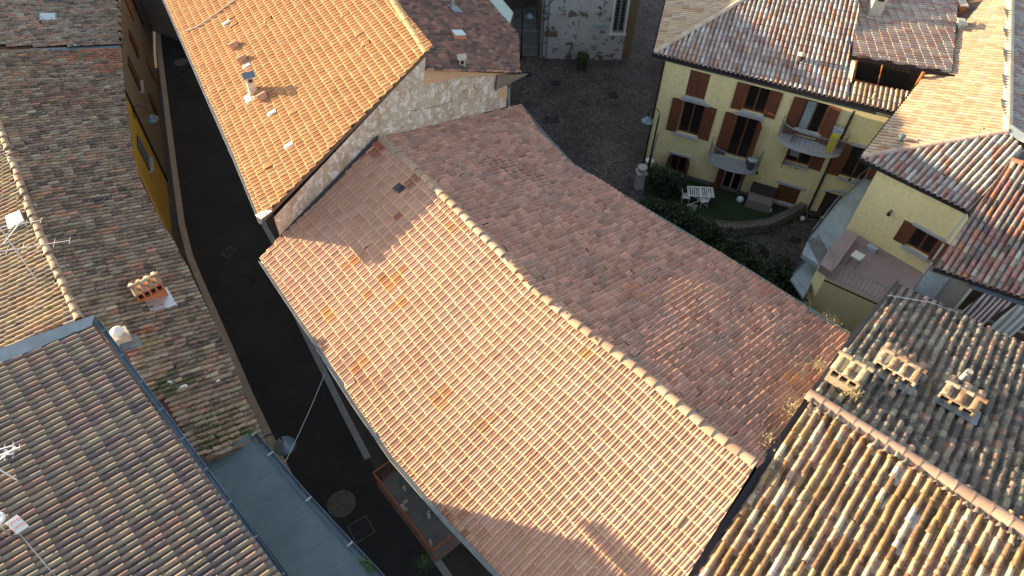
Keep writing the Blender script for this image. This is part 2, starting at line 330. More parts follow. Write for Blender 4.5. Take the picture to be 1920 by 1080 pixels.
def tiles(name, parent, pl, poly, down, kind, p, e, mat, cols, wts, warp=None, clip=(), jit=1., und=.02, off=.05, var=.12, patches=(), label=None, margin=0., h_fn=None, holes=(), cut=None, tp=None, sunlit_lip=None, slip=.008):
    """poly: 3-d points on plane pl (n,d); down: 3-d direction down the slope"""
    n = pl[0]; dn = np.array(down, float); dn -= n * (dn @ n); dn /= np.linalg.norm(dn); u = np.cross(dn, n); u /= np.linalg.norm(u)
    O = np.array(poly[0], float); P2 = [((np.array(q) - O) @ u, (np.array(q) - O) @ dn) for q in poly]
    if warp is not None:
        wq = sorted([((np.array(q) - O) @ u, (np.array(q) - O) @ dn) for q in warp]); wu = [a for a, b in wq]; wv = [b for a, b in wq]
        cf = lambda x: np.interp(x, wu, wv)
    else: cf = lambda x: np.zeros_like(x)
    us = [a for a, b in P2]; vs = [b for a, b in P2]
    cmin = min(cf(np.array(us))) if warp is not None else 0
    i0, i1 = math.floor(min(us) / p) - 1, math.ceil(max(us) / p) + 1
    if warp is not None: j0, j1 = 0, math.ceil((max(vs) - cmin) / e) + 2
    else: j0, j1 = math.floor(min(vs) / e) - 1, math.ceil(max(vs) / e) + 1
    I, J = np.meshgrid(np.arange(i0, i1), np.arange(j0, j1)); I = I.ravel(); J = J.ravel()
    uc = (I + .5) * p; vc = (J + .5) * e + cf(uc)
    if clip:
        k = np.zeros(len(I), bool)
        for du in (-.5, 0, .5):
            for dv in (-.5, 0, .5): k |= inpoly(P2, uc + du * p, vc + dv * e)
    else: k = inpoly(P2, uc, vc)
    if cut is not None:
        cq = sorted([((np.array(q) - O) @ u, (np.array(q) - O) @ dn) for q in cut]); ku = [a for a, b_ in cq]; kv = [b_ for a, b_ in cq]
        ev = lambda x: np.interp(x, ku, kv)
        k |= inpoly(P2, uc, vc - .42 * e)
        k &= (vc - .4 * e) < ev(uc)
    for hp in holes:
        hq = [((np.array(q) - O) @ u, (np.array(q) - O) @ dn) for q in hp]; k &= ~inpoly(hq, uc, vc)
    I = I[k]; J = J[k]; N = len(I)
    TV, TF = {'port': tpl_port, 'coppo': tpl_coppo, 'flat': tpl_flat}[kind](p, e, **(tp or {}))
    K = len(TV); A = RNG.normal(0, .012 * jit, N)
    row_d = RNG.normal(0, .012 * jit, 4000); 
    x = TV[None, :, 0] - p / 2; y = np.broadcast_to(TV[None, :, 1], (N, K)); x = np.broadcast_to(x, (N, K))
    SL = RNG.random(N) < slip; A = np.where(SL, A + RNG.normal(0, .10, N), A)
    ca, sa = np.cos(A)[:, None], np.sin(A)[:, None]
    X = x * ca - y * sa + ((I + .5) * p)[:, None] + RNG.normal(0, .004 * jit, (N, 1))
    Y = x * sa + y * ca + (J * e)[:, None] + RNG.normal(0, .010 * jit, (N, 1)) + row_d[(I - i0) % 4000][:, None]
    Y = Y + cf(X) + (SL * RNG.uniform(.0, .09, N))[:, None]
    if cut is not None: Y = np.minimum(Y, ev(X))
    Z = TV[None, :, 2] + RNG.normal(0, .004 * jit, (N, 1)) + off + (SL * RNG.uniform(0, .03, N))[:, None]
    Z = Z + und * (np.sin(X * .9 + Y * .35) + .6 * np.sin(Y * 1.3 - X * .5 + 1.7) + .5 * np.sin(X * 2.1 + 2 + Y * .8)) 
    Wp = O + X[..., None] * u + Y[..., None] * dn + Z[..., None] * n
    if h_fn is not None: Wp[..., 2] += h_fn(Wp[..., 0], Wp[..., 1])
    org = ORG.get(parent.name, Vector((0, 0, 0)))
    Wp = Wp.reshape(-1, 3) - np.array(org)
    C = palette(N, cols, wts, J, I, var=var)
    wx = (O + uc[k][:, None] * u + vc[k][:, None] * dn)
    for (cx, cy, rad, col, pr) in patches:
        near = (np.hypot(wx[:, 0] - cx, wx[:, 1] - cy) < rad * (1 + .35 * RNG.random(N))) & (RNG.random(N) < pr)
        C[near] = np.array(col) * (1 + RNG.normal(0, .12, (near.sum(), 1)))
    F = []; fcol = []
    quads = [f for f in TF if len(f) == 4]; tris = [f for f in TF if len(f) == 3]
    base = (np.arange(N) * K)[:, None, None]
    Q = (np.array(quads)[None] + base).reshape(-1, 4)
    me = bpy.data.meshes.new(name); me.vertices.add(len(Wp)); me.vertices.foreach_set('co', Wp.ravel())
    nq = len(Q); me.loops.add(nq * 4); me.polygons.add(nq)
    me.loops.foreach_set('vertex_index', Q.ravel().astype(np.int32)); me.polygons.foreach_set('loop_start', np.arange(nq, dtype=np.int32) * 4)
    me.polygons.foreach_set('loop_total', np.full(nq, 4, np.int32)); me.update(calc_edges=True)
    a = me.attributes.new('tcol', 'FLOAT_COLOR', 'FACE')
    CC = np.ones((nq, 4), np.float32); CC[:, :3] = np.repeat(np.clip(C, .01, .95), len(quads), axis=0)
    if sunlit_lip is not None:  # yellow tint on lower lips and end faces paints in the sun they catch
        q_ = len(quads) // 3; lm = np.tile(np.arange(len(quads)) >= q_, N); CC[lm, :3] = CC[lm, :3] * .7 + np.array(sunlit_lip) * .3
    a.data.foreach_set('color', CC.ravel())
    sm = np.tile(np.array([i < 10 ** 9 for i in range(len(quads))]), N)
    if clip:
        bm = bmesh.new(); bm.from_mesh(me)
        for ci in clip:
            q1 = np.array(poly[ci]); q2 = np.array(poly[(ci + 1) % len(poly)]); d = q2 - q1; nn = np.cross(d, n); nn /= np.linalg.norm(nn)
            cen = sum(np.array(q) for q in poly) / len(poly)
            if (cen - q1) @ nn > 0: nn = -nn
            pc = Vector(q1 + nn * margin) - org
            bmesh.ops.bisect_plane(bm, geom=bm.verts[:] + bm.edges[:] + bm.faces[:], plane_co=pc, plane_no=Vector(nn), clear_outer=True)
        bm.to_mesh(me); bm.free()
    # template quads face up: keep winding consistent with the plane normal
    me.update(); me.materials.append(M[mat])
    if kind == 'coppo':
        me.polygons.foreach_set('use_smooth', [True] * len(me.polygons))
        bm = bmesh.new(); bm.from_mesh(me)
        for ed in bm.edges:
            if len(ed.link_faces) == 2 and ed.calc_face_angle(0) > radians(40): ed.smooth = False
        bm.to_mesh(me); bm.free()
    o = bpy.data.objects.new(name, me); COL.objects.link(o); o.parent = parent; ORG[o.name] = org
    if label: o['label'] = label
    return o
def deck(parent, pl, poly, t=.14, drop=.0, mat='deck', h_fn=None):
    n = pl[0]; P = [np.array(q, float) - n * (drop + .01) for q in poly]
    return MB().slab(P, n, t).build('roof_deck', mat, parent)
def caps(name, parent, path, r, ln, mat, cols, h=.0, jit=1., flat=.75, fwd=True, tap=.86):
    """half-round ridge tiles laid along a path"""
    path = [np.array(p, float) for p in path]
    if not fwd: path = path[::-1]
    seg = [np.linalg.norm(path[i + 1] - path[i]) for i in range(len(path) - 1)]; tot = sum(seg); cnt = max(1, int(tot / ln)); V = []; F = []; C = []
    cum = np.concatenate([[0], np.cumsum(seg)])
    def pt(s):
        i = min(max(np.searchsorted(cum, s) - 1, 0), len(seg) - 1); return path[i] + (path[i + 1] - path[i]) * ((s - cum[i]) / seg[i])
    nn = 10
    for k in range(cnt + 1):
        a = pt(max(k * ln - .03, 0)); b = pt(min(k * ln + ln, tot))
        if np.linalg.norm(b - a) < .08: continue
        d = b - a; d /= np.linalg.norm(d); sd_ = np.cross(d, [0, 0, 1.]); sd_ /= np.linalg.norm(sd_); up = np.cross(sd_, d)
        jj = RNG.normal(0, .008 * jit, 3); base = len(V)
        for (q, rr, hh) in ((a, r * tap, .0), (b - d * .05, r * (1 - (1 - tap) * .35), .02 * (1 - tap) / .14), (b - d * .05, r * (1.06 if tap < .95 else 1.02), .022 if tap < .95 else .006), (b, r * (1.07 if tap < .95 else 1.025), .022 if tap < .95 else .006), (b, r * .9, .0)):
            for i in range(nn):
                t = pi * i / (nn - 1); V.append(q + jj[0] * sd_ + sd_ * rr * cos(t) + up * (rr * flat * sin(t) + hh + h + jj[1]))
        for s_ in range(4):
            for i in range(nn - 1): F.append((base + s_ * nn + i, base + s_ * nn + i + 1, base + (s_ + 1) * nn + i + 1, base + (s_ + 1) * nn + i))
        cc = np.array(cols[RNG.integers(len(cols))]) * (1 + RNG.normal(0, .07)); C += [cc] * (4 * (nn - 1))
    mb = MB(); mb.add(V, F); o = mb.build(name, mat, parent)
    at_ = o.data.attributes.new('tcol', 'FLOAT_COLOR', 'FACE'); at_.data.foreach_set('color', np.hstack([np.array(C), np.ones((len(C), 1))]).astype(np.float32).ravel())
    shade(o, 35); return o
def ring_walls(mb, pts, z0=0.):
    """closed ring of (x,y,ztop)"""
    n = len(pts)
    for i in range(n):
        a, b = pts[i], pts[(i + 1) % n]
        mb.quad((a[0], a[1], z0), (b[0], b[1], z0), (b[0], b[1], b[2]), (a[0], a[1], a[2]))
    return mb
GUT = [(0, .06), (.0, -.03), (.03, -.07), (.08, -.08), (.12, -.05), (.14, .0), (.14, .05), (.155, .05), (.155, -.01), (.13, -.065), (.08, -.1), (.02, -.09), (-.015, -.04), (-.015, .06)]
def gutter(parent, path, mat, side=1, sc=1., name='gutter'):
    return MB().sweep(path, [(a * sc, b * sc) for a, b in GUT] + [(0, .06 * sc)], side).build(name, mat, parent)
def down_dir(pl): n = pl[0]; g = np.array([n[0], n[1], 0.]); g /= np.linalg.norm(g); return g - n * (g @ n)
# ================================================================ GROUND
structure(MB().quad((-200, -60, -.03), (200, -60, -.03), (200, 300, -.03), (-200, 300, -.03)).build('ground', 'pave'))
def g(px, py, z=0.): return at(px, py, z)
LL = [g(*q) for q in [(287, -60), (290, 0), (300, 100), (312, 200), (326, 310), (341, 420), (356, 480), (372, 520), (425, 640), (470, 745), (520, 850), (560, 930), (640, 1080), (700, 1180)]]
RL = [g(*q) for q in [(360, -60), (395, 130), (440, 280), (497, 425), (522, 468), (555, 590), (600, 682), (640, 763), (690, 860), (760, 965), (840, 1080), (920, 1180)]]
structure(MB().slab([p + [0, 0, -.02] for p in LL] + [p + [0, 0, -.02] for p in RL[::-1]], (0, 0, 1), .005).build('road', 'asphalt'))
def strip(path, w, z, h, name, mat, cut=()):
    mb = MB()
    for i in range(len(path) - 1):
        if i in cut: continue
        a, b = path[i], path[i + 1]; d = (b - a) / np.linalg.norm(b - a); o = np.array([d[1], -d[0], 0]) * w / 2; k = max(1, int(np.linalg.norm(b - a) / 1.0))
        for j in range(k):
            p = a + (b - a) * (j / k); q = a + (b - a) * ((j + 1) / k) - d * .012
            mb.slab([p - o + [0, 0, z], p + o + [0, 0, z], q + o + [0, 0, z], q - o + [0, 0, z]], (0, 0, 1), h)
    return structure(mb.build(name, mat))
strip(LL, .30, .035, .07, 'kerb', 'kerb')
strip(RL, .26, .035, .07, 'kerb', 'kerb_grey', cut=(8,))
# plaza
plz = [g(*q) for q in [(955, 230), (960, -60), (1260, -60), (1235, 110), (1215, 320), (1600, 420), (1700, 560), (1560, 640), (1180, 400)]]
structure(MB().slab([(-4, 24, -.012), (-2, 60, -.012), (30, 60, -.012), (30, 14, -.012), (13, 12, -.012)], (0, 0, 1), .006).build('plaza', 'cobble'))

def cover(px, py, w, d, az, label, round_=False, mat='black', name='drain_cover', gr='drain covers set in the paving', slots=True):
    p = g(px, py); z0 = .0 if px > 900 else -.02
    t = thing(name, label, 'drain cover', (p[0], p[1], z0), gr)
    if round_:
        MB().lathe((p[0], p[1], z0 - .01), [(w / 2 + .05, 0), (w / 2 + .05, .02), (w / 2, .022), (w / 2, .016)], 28).build('frame', 'stone_dark', t)
        m = MB().lathe((p[0], p[1], z0), [(w / 2 - .01, 0), (w / 2 - .01, .014)], 28); 
        for i in range(-3, 4): m.box((p[0] + i * w * .12, p[1], z0 + .017), (.015, w * .7 * math.sqrt(max(.05, 1 - (i / 4) ** 2)), .006), 0)
        m.build('lid', mat, t)
    else:
        f = MB(); ca, sa = cos(az), sin(az)
        for s_ in (-1, 1):
            f.box((p[0] + s_ * w / 2 * ca, p[1] + s_ * w / 2 * sa, z0 + .008), (.04, d + .04, .02), az)
            f.box((p[0] - s_ * d / 2 * sa, p[1] + s_ * d / 2 * ca, z0 + .0085), (w - .04, .04, .02), az)
        f.build('frame', 'stone_dark' if px < 900 else 'black', t)
        m = MB()
        k = 6
        for i in range(k):
            s_ = (i + .5) / k - .5; m.box((p[0] + s_ * w * ca, p[1] + s_ * w * sa, z0 + .006), (w / k * .6, d - .05, .012), az)
        m.build('grating', mat, t)
    return t
A0 = radians(8)
for a in [(1043, 156, .5, .42, A0, 'small square drain cover nearest the potted bush in the dark cobbles'),
          (1150, 178, .55, .5, A0, 'black square drain cover standing alone in the middle of the plaza'),
          (1035, 225, .8, .55, A0, 'large rectangular drain cover in the cobbles below the peeling gable'),
          (990, 140, .4, .4, A0, 'small drain cover right beside the roof corner and lamp post'),
          (429, 472, .45, .6, radians(-32), 'pale slotted drain grating beside the corner of the pink roof'),
          (343, 134, .5, .5, radians(-15), 'dim square drain cover far up the dark alley'),
          (677, 992, .75, .75, radians(35), 'large slotted drain grating low in the alley by the rusty balcony'),
          (1492, 450, .45, .35, radians(-25), 'small pale drain plate on the path below the garden wall')]: cover(*a)
for a in [(1199, 149, .75, 0, 0, 'round iron manhole lid on the plaza near the yellow house corner'), (640, 944, 1.0, 0, 0, 'big round manhole lid in the alley next to the rusty balcony'),
          (340, 116, .8, 0, 0, 'round manhole lid far up the dark alley above a square cover')]:
    cover(a[0], a[1], a[2], 0, 0, a[5], True, 'stone_dark' if a[0] < 900 else 'black', 'manhole_cover', 'manhole covers')

# ================================================================ MAIN PINK-ROOFED HOUSE
MW = plane(at(600, 650, 6.3), at(1415, 875, 8.7), at(860, 400, 8.7))
ME = plane(at(1590, 630, 6.0), at(1415, 875, 8.7), at(860, 400, 8.7))
ridgeW = [onp(MW, *q) for q in [(710, 262), (785, 325), (860, 400), (930, 470), (1000, 545), (1100, 625), (1200, 700), (1310, 795), (1415, 875)]]
main = thing('pink_roofed_house', 'long house with the big pink clay tile roof filling the middle of the photo', 'house', (1, 15, 0))
eW = [(490, 487), (545, 570), (600, 650), (665, 752), (740, 860), (840, 975), (940, 1080)]
eWp = [onp(MW, *q) for q in eW]; ddW = down_dir(MW)
south = [onp(MW, 1290, 1080)]; south.append(south[0] + (south[0] - ridgeW[-1]) * .9); eWp.append(eWp[-1] + (eWp[-1] - eWp[-2]) * 1.5)
polyW = [onp(MW, 710, 262), onp(MW, 527, 447)] + eWp + [south[1]] + ridgeW[::-1][:-1]
PINK = [(.545, .305, .215), (.56, .325, .23), (.525, .29, .20), (.57, .345, .25), (.50, .265, .18)]
def pt3(pl, px, py): return onp(pl, px, py)[:2]
pat = []
for (px, py, r, c, pr) in [(735, 520, 0.36, (.54, .23, .10), .75), (750, 572, 0.20, (.55, .23, .09), .9), (657, 497, 0.16, (.54, .23, .10), 1), (692, 550, 0.14, (.54, .23, .10), 1), (620, 588, 0.16, (.55, .24, .10), 1),
                           (675, 688, 0.18, (.52, .23, .11), .9), (828, 748, 0.22, (.52, .23, .11), .9), (910, 795, 0.18, (.47, .24, .13), .8), (700, 275, 0.36, (.36, .12, .08), .8), (1098, 668, 0.13, (.60, .28, .12), 1),
                           (750, 403, 0.11, (.34, .11, .08), 1), (770, 347, 0.29, (.36, .15, .11), .5), (860, 425, 0.22, (.5, .24, .12), .6), (745, 355, 0.12, (.05, .05, .05), 1), (850, 985, 0.29, (.4, .16, .1), .6)]:
    q = pt3(MW, px, py); pat.append((q[0], q[1], r * 1.2, c, pr))
tiles('roof_tiles', main, MW, polyW, ddW, 'port', .21, .375, 't_pink', PINK, [5, 4, 3, 2, 1.2], warp=ridgeW, patches=pat, und=.016, jit=.55, var=.045, cut=eWp, clip=(0, 10), margin=.0, tp=dict(hs=.030), sunlit_lip=(.76, .56, .30), label='sunlit pink clay tile slope facing the alley')
deck(main, MW, polyW)
ridgeE = [onp(ME, *q) for q in [(710, 262), (785, 325), (860, 400), (930, 470), (1000, 545), (1100, 625), (1200, 700), (1310, 795), (1415, 875)]]
rN, rS = ridgeE[0], ridgeE[-1]; _rd = (rS - rN)[:2]; _L = np.linalg.norm(_rd); _rd /= _L; _rn = np.array([-_rd[1], _rd[0]])
def hE(X, Y):
    s_ = ((X - rN[0]) * _rd[0] + (Y - rN[1]) * _rd[1]) / _L; q_ = np.abs((X - rN[0]) * _rn[0] + (Y - rN[1]) * _rn[1]) / 8.0
    return .62 * np.clip((s_ - .25) / .75, 0, 1.3) * np.clip(q_, 0, 1.3)
def onh(px, py):
    h_ = 0.
    for _ in range(8): p_ = onp((ME[0], ME[1] + ME[0][2] * h_), px, py); h_ = float(hE(p_[0], p_[1]))
    return p_ - [0, 0, h_]
def lift(p_): return np.array(p_) + [0, 0, float(hE(p_[0], p_[1]))]
eE = [onh(*q) for q in [(975, 200), (1015, 250), (1070, 310), (1135, 350), (1200, 390), (1300, 450), (1400, 510), (1500, 573), (1590, 630)]]
polyE = [ridgeE[0], onh(780, 243)] + eE + [onh(1515, 745)] + ridgeE[::-1][:-1]
patE = []
for (px, py, r, c, pr) in [(1190, 552, .35, (.50, .22, .13), .9), (1240, 575, .2, (.46, .2, .14), .9), (1480, 712, .3, (.52, .25, .12), .8), (975, 290, .25, (.42, .18, .14), .8), (985, 325, .2, (.42, .18, .14), .8), (1360, 580, .2, (.48, .22, .15), .8), (1430, 560, .4, (.46, .2, .14), .5), (925, 345, .2, (.4, .18, .14), .8), (960, 215, .4, (.36, .17, .13), .6)]:
    q = pt3(ME, px, py); patE.append((q[0], q[1], r, c, pr))
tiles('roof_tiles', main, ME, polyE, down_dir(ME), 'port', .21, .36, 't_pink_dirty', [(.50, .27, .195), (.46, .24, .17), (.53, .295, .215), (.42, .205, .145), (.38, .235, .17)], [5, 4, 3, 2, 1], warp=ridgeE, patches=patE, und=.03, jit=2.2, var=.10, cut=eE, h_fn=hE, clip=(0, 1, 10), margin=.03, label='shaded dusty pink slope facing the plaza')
MB().add([lift(p) - ME[0] * .01 for p in polyE + [ridgeE[4]]] , [tuple(range(len(polyE)))]).build('roof_deck', 'deck', main)
rc = [p + [0, 0, .09] for p in [(a + b) / 2 for a, b in zip(ridgeW, ridgeE)]]
caps('ridge_tiles', main, rc, .17, .42, 't_pink', [(.46, .31, .21), (.50, .35, .24), (.42, .27, .19), (.46, .35, .27)], jit=1.2)
# walls
def inset(path, cen, d):
    out = []
    for p in path:
        v = np.array(cen[:2]) - p[:2]; v /= np.linalg.norm(v); out.append((p[0] + v[0] * d, p[1] + v[1] * d))
    return out
wl = [(p[0] + .62, p[1] + .56) for p in eWp]; wr = [(p[0] - .3, p[1] - .3) for p in eE]; eEl = [lift(p) for p in eE]
ring = [(x, y, pz(MW, x, y) - .16) for x, y in wl] + [(south[0][0] + .2, south[0][1] - .1, south[0][2] - .2), (6.6, 8.7, 8.45), (onp(ME, 1515, 745)[0], onp(ME, 1515, 745)[1], 7.4)] + [(x, y, pz(ME, x, y) - .16) for x, y in wr[::-1]] + [(-5.35, 22.0, 8.5)]
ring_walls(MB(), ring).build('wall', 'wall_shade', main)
gutter(main, [p + [0, 0, -.02] for p in eWp[:3]], 'gutter_pale', 1, .8)
gutter(main, [p + [-.0, -.0, -.02] for p in eWp[2:]], 'gutter_pale', 1, 1.0)
gutter(main, [p + [0, 0, .0] for p in eEl], 'copper', -1, .9)
MB().sweep([q + [0, 0, .03] for q in (onp(MW, 527, 447), onp(MW, 600, 375), onp(MW, 710, 262))], [(-.04, .16), (.02, .1), (.06, .08)], 1).build('flashing', 'gutter_dark', main)
MB().sweep([q + [0, 0, .03] for q in (onp(ME, 710, 262), onp(ME, 780, 243), onp(ME, 955, 204))], [(-.04, .16), (.02, .1), (.06, .08)], 1).build('flashing', 'gutter_dark', main)
# rusty balcony over the alley
bz = 3.1; bal = [at(*q, bz + 1.0) for q in [(700, 886), (812, 1030)]]
bo = [at(700, 886, bz + 1.0), at(745, 868, bz + 1.0), at(868, 998, bz + 1.0), at(812, 1032, bz + 1.0)]
d0 = (bo[3] - bo[0]) / np.linalg.norm(bo[3] - bo[0]); nrm = np.array([-d0[1], d0[0], 0]); nrm = nrm if nrm @ (bo[1] - bo[0]) > 0 else -nrm
bo[1] = bo[0] + nrm * 1.75; bo[2] = bo[3] + nrm * 1.75
base = [p - [0, 0, 1.0] for p in bo]
bf = MB().slab([p + [0, 0, 0] for p in base], (0, 0, 1), .18).build('balcony_floor', 'conc', main)
m = MB()
def rail(mb, path, h, gap, r=.012, top=.03, bot=.1, n=6, topw=None):
    for i in range(len(path) - 1):
        a, b = np.array(path[i], float), np.array(path[i + 1], float); L_ = np.linalg.norm(b - a); k = max(1, int(L_ / gap))
        mb.tube([a + [0, 0, h], b + [0, 0, h]], top, n); mb.tube([a + [0, 0, bot], b + [0, 0, bot]], r * 1.3, 4)
        for j in range(k + (i == len(path) - 2)):
            p = a + (b - a) * j / k; mb.tube([p + [0, 0, bot], p + [0, 0, h]], r, 4, False)
    return mb
rail(m, [base[1], base[0], base[3], base[2]], 1.0, .14, .011, .032)
m.build('balcony_railing', 'rust', main)
for (px, py, s_, lb) in [(758, 915, .10, 'crumb of white plaster at the top end of the rusty balcony floor'), (760, 950, .2, 'largest pale plaster lump on the rusty balcony floor'), (803, 965, .14, 'bright white plaster lump near the gutter on the rusty balcony floor'), (808, 1018, .12, 'white crumbs of plaster in the lower corner of the rusty balcony')]:
    p = at(px, py, bz + .03); bm_ = MB()
    for i in range(5): bm_.box(p + RNG.normal(0, s_ * .35, 3) * [1, 1, .1], (s_ * .7, s_ * .5, s_ * .3), RNG.random() * 3)
    tag(bm_.build('plaster_lump', 'chim_white'), lb, 'rubble', 'plaster lumps on the rusty balcony')

# ================================================================ ORANGE-ROOFED HOUSE (upper middle)
G = vplane(onp(MW, 527, 447), onp(ME, 950, 205))
AP = plane(onp(G, 490, 410), onp(G, 798, 98), at(310, 0, 8.22))
oh = thing('orange_roofed_house', 'tall house with a bright orange tile slope and a bare scaling gable', 'house', (-8, 25, 0))
apx = onp(AP, 798, 98); rfar = onp(AP, 735, 0); rdA = (rfar - apx) / np.linalg.norm(rfar - apx)
e0 = onp(AP, 490, 412); e1 = onp(AP, 310, 0); edA = (e1 - e0) / np.linalg.norm(e1 - e0)
polyA = [apx, e0, onp(AP, 440, 290), onp(AP, 395, 190), e1, e1 + edA * 5, apx + rdA * 12]
ORA = [(.50, .265, .12), (.48, .25, .11), (.52, .28, .13), (.44, .22, .10), (.52, .30, .16)]
sky_px = [(427, 46), (465, 127), (512, 215), (544, 276)]
ddA = down_dir(AP)
def sqo(pl, px, py, a, b, dd):
    c = onp(pl, px, py); u = np.cross(dd, pl[0]); return [c + u * sx * a / 2 + dd * sy * b / 2 for sx, sy in ((-1, -1), (1, -1), (1, 1), (-1, 1))]
tiles('roof_tiles', oh, AP, polyA, ddA, 'port', .21, .36, 't_orange', ORA, [5, 4, 3, 3, 1], clip=(0,), margin=.12, und=.012, jit=.45, var=.035, tp=dict(hs=.04), sunlit_lip=(.72, .48, .24), cut=[polyA[1], polyA[2], polyA[3], polyA[4], polyA[5]], label='sunlit orange clay tile slope facing the alley')
deck(oh, AP, polyA)
for q in sky_px:
    c = onp(AP, *q); u = np.cross(ddA, AP[0])
    f = MB().box(c + AP[0] * .10, (.24, .40, .05), ax=(u, ddA, AP[0])).build('skylight_tile', 'offwhite', oh)
    MB().box(c + AP[0] * .13, (.17, .30, .02), ax=(u, ddA, AP[0])).build('pane', 'glass_sky', f)
for q in [(444, 90), (459, 116), (497, 186)]:
    c = onp(AP, *q); u = np.cross(ddA, AP[0]); mb = MB()
    a, b, hh = .20, .34, .2
    P = [c + u * sx * a * k + ddA * (sy * b / 2) + AP[0] * z for z, k in ((.06, 1), (.2, .9)) for sx, sy in ((-1, -1), (1, -1), (1, 1), (-1, 1))]
    mb.add(P, [(0, 1, 5, 4), (1, 2, 6, 5), (2, 3, 7, 6), (3, 0, 4, 7), (4, 5, 6, 7)])
    o = mb.tube([c + ddA * -.2 + AP[0] * .17, c + ddA * .22 + AP[0] * .19], [.15, .17], 10).build('roof_vent', 't_orange', oh)
    at_ = o.data.attributes.new('tcol', 'FLOAT_COLOR', 'FACE'); at_.data.foreach_set('color', np.tile([.46, .27, .17, 1.], len(o.data.polygons)))
# gable chimney
def chimney_plain(parent, pl, px, py, w_, d_, h_, az, bmat, cmat, cap=.08, label=None, holes=True, capstyle='gable', name='chimney'):
    b = onp(pl, px, py); c = MB(); c.box(b + [0, 0, h_ / 2 - .25], (w_, d_, h_ + .5), az); o = c.build(name, bmat, parent)
    if label: o['label'] = label
    u = np.array([cos(az), sin(az), 0]); v = np.array([-sin(az), cos(az), 0]); T = b + [0, 0, h_]
    if holes:
        k = MB()
        for s_ in (-1, 1):
            k.box(T + v * s_ * (d_ / 2 + .002) + [0, 0, -.17], (w_ * .5, .012, .16), az); k.box(T + u * s_ * (w_ / 2 + .002) + [0, 0, -.17], (.012, d_ * .5, .16), az)
        k.build('flue_opening', 'black', o)
    k = MB()
    if capstyle == 'gable':
        e_ = cap; A1 = [T + u * sx * (w_ / 2 + e_) + v * sy * (d_ / 2 + e_) for sx, sy in ((-1, -1), (1, -1), (1, 1), (-1, 1))]
        R1 = [T + u * sx * (w_ / 2 + e_) + [0, 0, .16] for sx in (-1, 1)]
        k.add(A1 + R1, [(0, 1, 2, 3), (0, 4, 5, 1), (2, 5, 4, 3), (0, 3, 4), (1, 5, 2)])
    elif capstyle == 'slab': k.box(T + [0, 0, .03], (w_ + 2 * cap, d_ + 2 * cap, .07), az)
    k.build('chimney_cap', cmat, o)
    return o
chimney_plain(oh, AP, 476, 176, .32, .32, .88, radians(30), 'chim_white', 'lead', label='white chimney with a grey metal cap')
fb = onp(AP, 470, 186); MB().box(fb + AP[0] * .09, (.55, .5, .03), ax=(np.cross(ddA, AP[0]), ddA, AP[0])).build('flashing', 'alu', oh)
# ochre ridge
rr = [apx + [0, 0, .07] + rdA * -.15, apx + rdA * 12 + [0, 0, .07]]
caps('ridge_tiles', oh, rr, .17, .6, 't_orange', [(.60, .36, .17), (.62, .40, .2)], jit=.3, flat=.5)
# line flashing strip across roof top
MB().tube([onp(AP, 352, 62) + AP[0] * .13, onp(AP, 372, 55) + AP[0] * .13, onp(AP, 450, 0) + AP[0] * .13, onp(AP, 520, -50) + AP[0] * .13], .035, 6).build('roof_cable', 'chim_white', oh)
gutter(oh, [p + [0, 0, -.04] for p in (e0 - edA * .1, onp(AP, 440, 292), onp(AP, 395, 192), e1, e1 + edA * 5)], 'gutter_pale', -1, .8)
# corner flashing seen past the eave
MB().slab([onp(AP, 480, 408) + [0, 0, .13], onp(AP, 500, 398) + [0, 0, .13], onp(AP, 512, 400) + [0, 0, .13], onp(AP, 490, 416) + [0, 0, .13]], AP[0], .02).build('flashing', 'alu', oh)
# walls
gx = lambda px, py: onp(G, px, py)
wA = gx(512, 404); gt = [gx(512, 404), apx + [0, 0, -.12], gx(797, 133), gx(950, 141)]
mb = MB(); nG = G[0] if G[0][1] < 0 else -G[0]
mb.quad((wA[0], wA[1], 0), (gt[3][0], gt[3][1], 0), tuple(gt[3]), tuple(gt[2]), tuple(apx + [.0, 0, -.15] - nG * .02), (wA[0], wA[1], wA[2] - .1))
gw = mb.build('gable_wall', 'wall_peel', oh); gw['label'] = 'bare gable wall with scaling grey and ochre plaster'
# apricot upper band
Lg = lambda px, py, o=.012: onp(G, px, py) + nG * o
MB().quad(Lg(797, 131), Lg(951, 138), Lg(951, 143), Lg(905, 142), Lg(860, 146), Lg(822, 153), Lg(793, 160)).build('plaster_band', 'wall_apricot', oh)
MB().quad(Lg(936, 168), Lg(951, 161), Lg(951, 185), Lg(942, 183), Lg(930, 178)).build('plaster_band', 'wall_apricot', oh)
cr = MB()
for pth in ([(880, 162), (866, 176), (858, 187), (840, 192), (828, 197), (790, 205), (768, 208)], [(845, 143), (870, 142), (885, 146), (895, 142), (915, 141)], [(893, 155), (888, 163), (896, 170)]):
    cr.tube([Lg(*q, .004) for q in pth], .011, 4)
cr.build('crack', 'dark_ink' if False else 'black', oh)
ws = [(wA[0], wA[1], 7.9), (e0[0] + .35 + edA[0] * 15, e0[1] + .2 + edA[1] * 15, 7.9), (e0[0] + 9 + edA[0] * 20, e0[1] + 5 + edA[1] * 20, 7.9)]
e2_ = e0 + edA * 22
mb = MB(); mb.quad((wA[0], wA[1], 0), (wA[0], wA[1], 8.0), (e2_[0] + 4, e2_[1] + .2, 8.0), (e2_[0] + 4, e2_[1] + .2, 0))
we = [gt[3]] + [at(*a, 7.7) + [-.35, 0, 0] for a in ((962, 68), (900, -8), (845, -60))]; we.append(we[-1] + (we[-1] - we[-2]) * 3)
for p, q_ in zip(we[:-1], we[1:]): mb.quad((p[0], p[1], 0), (q_[0], q_[1], 0), (q_[0], q_[1], 7.7), (p[0], p[1], 7.7))
mb.build('wall', 'wall_shade', oh)
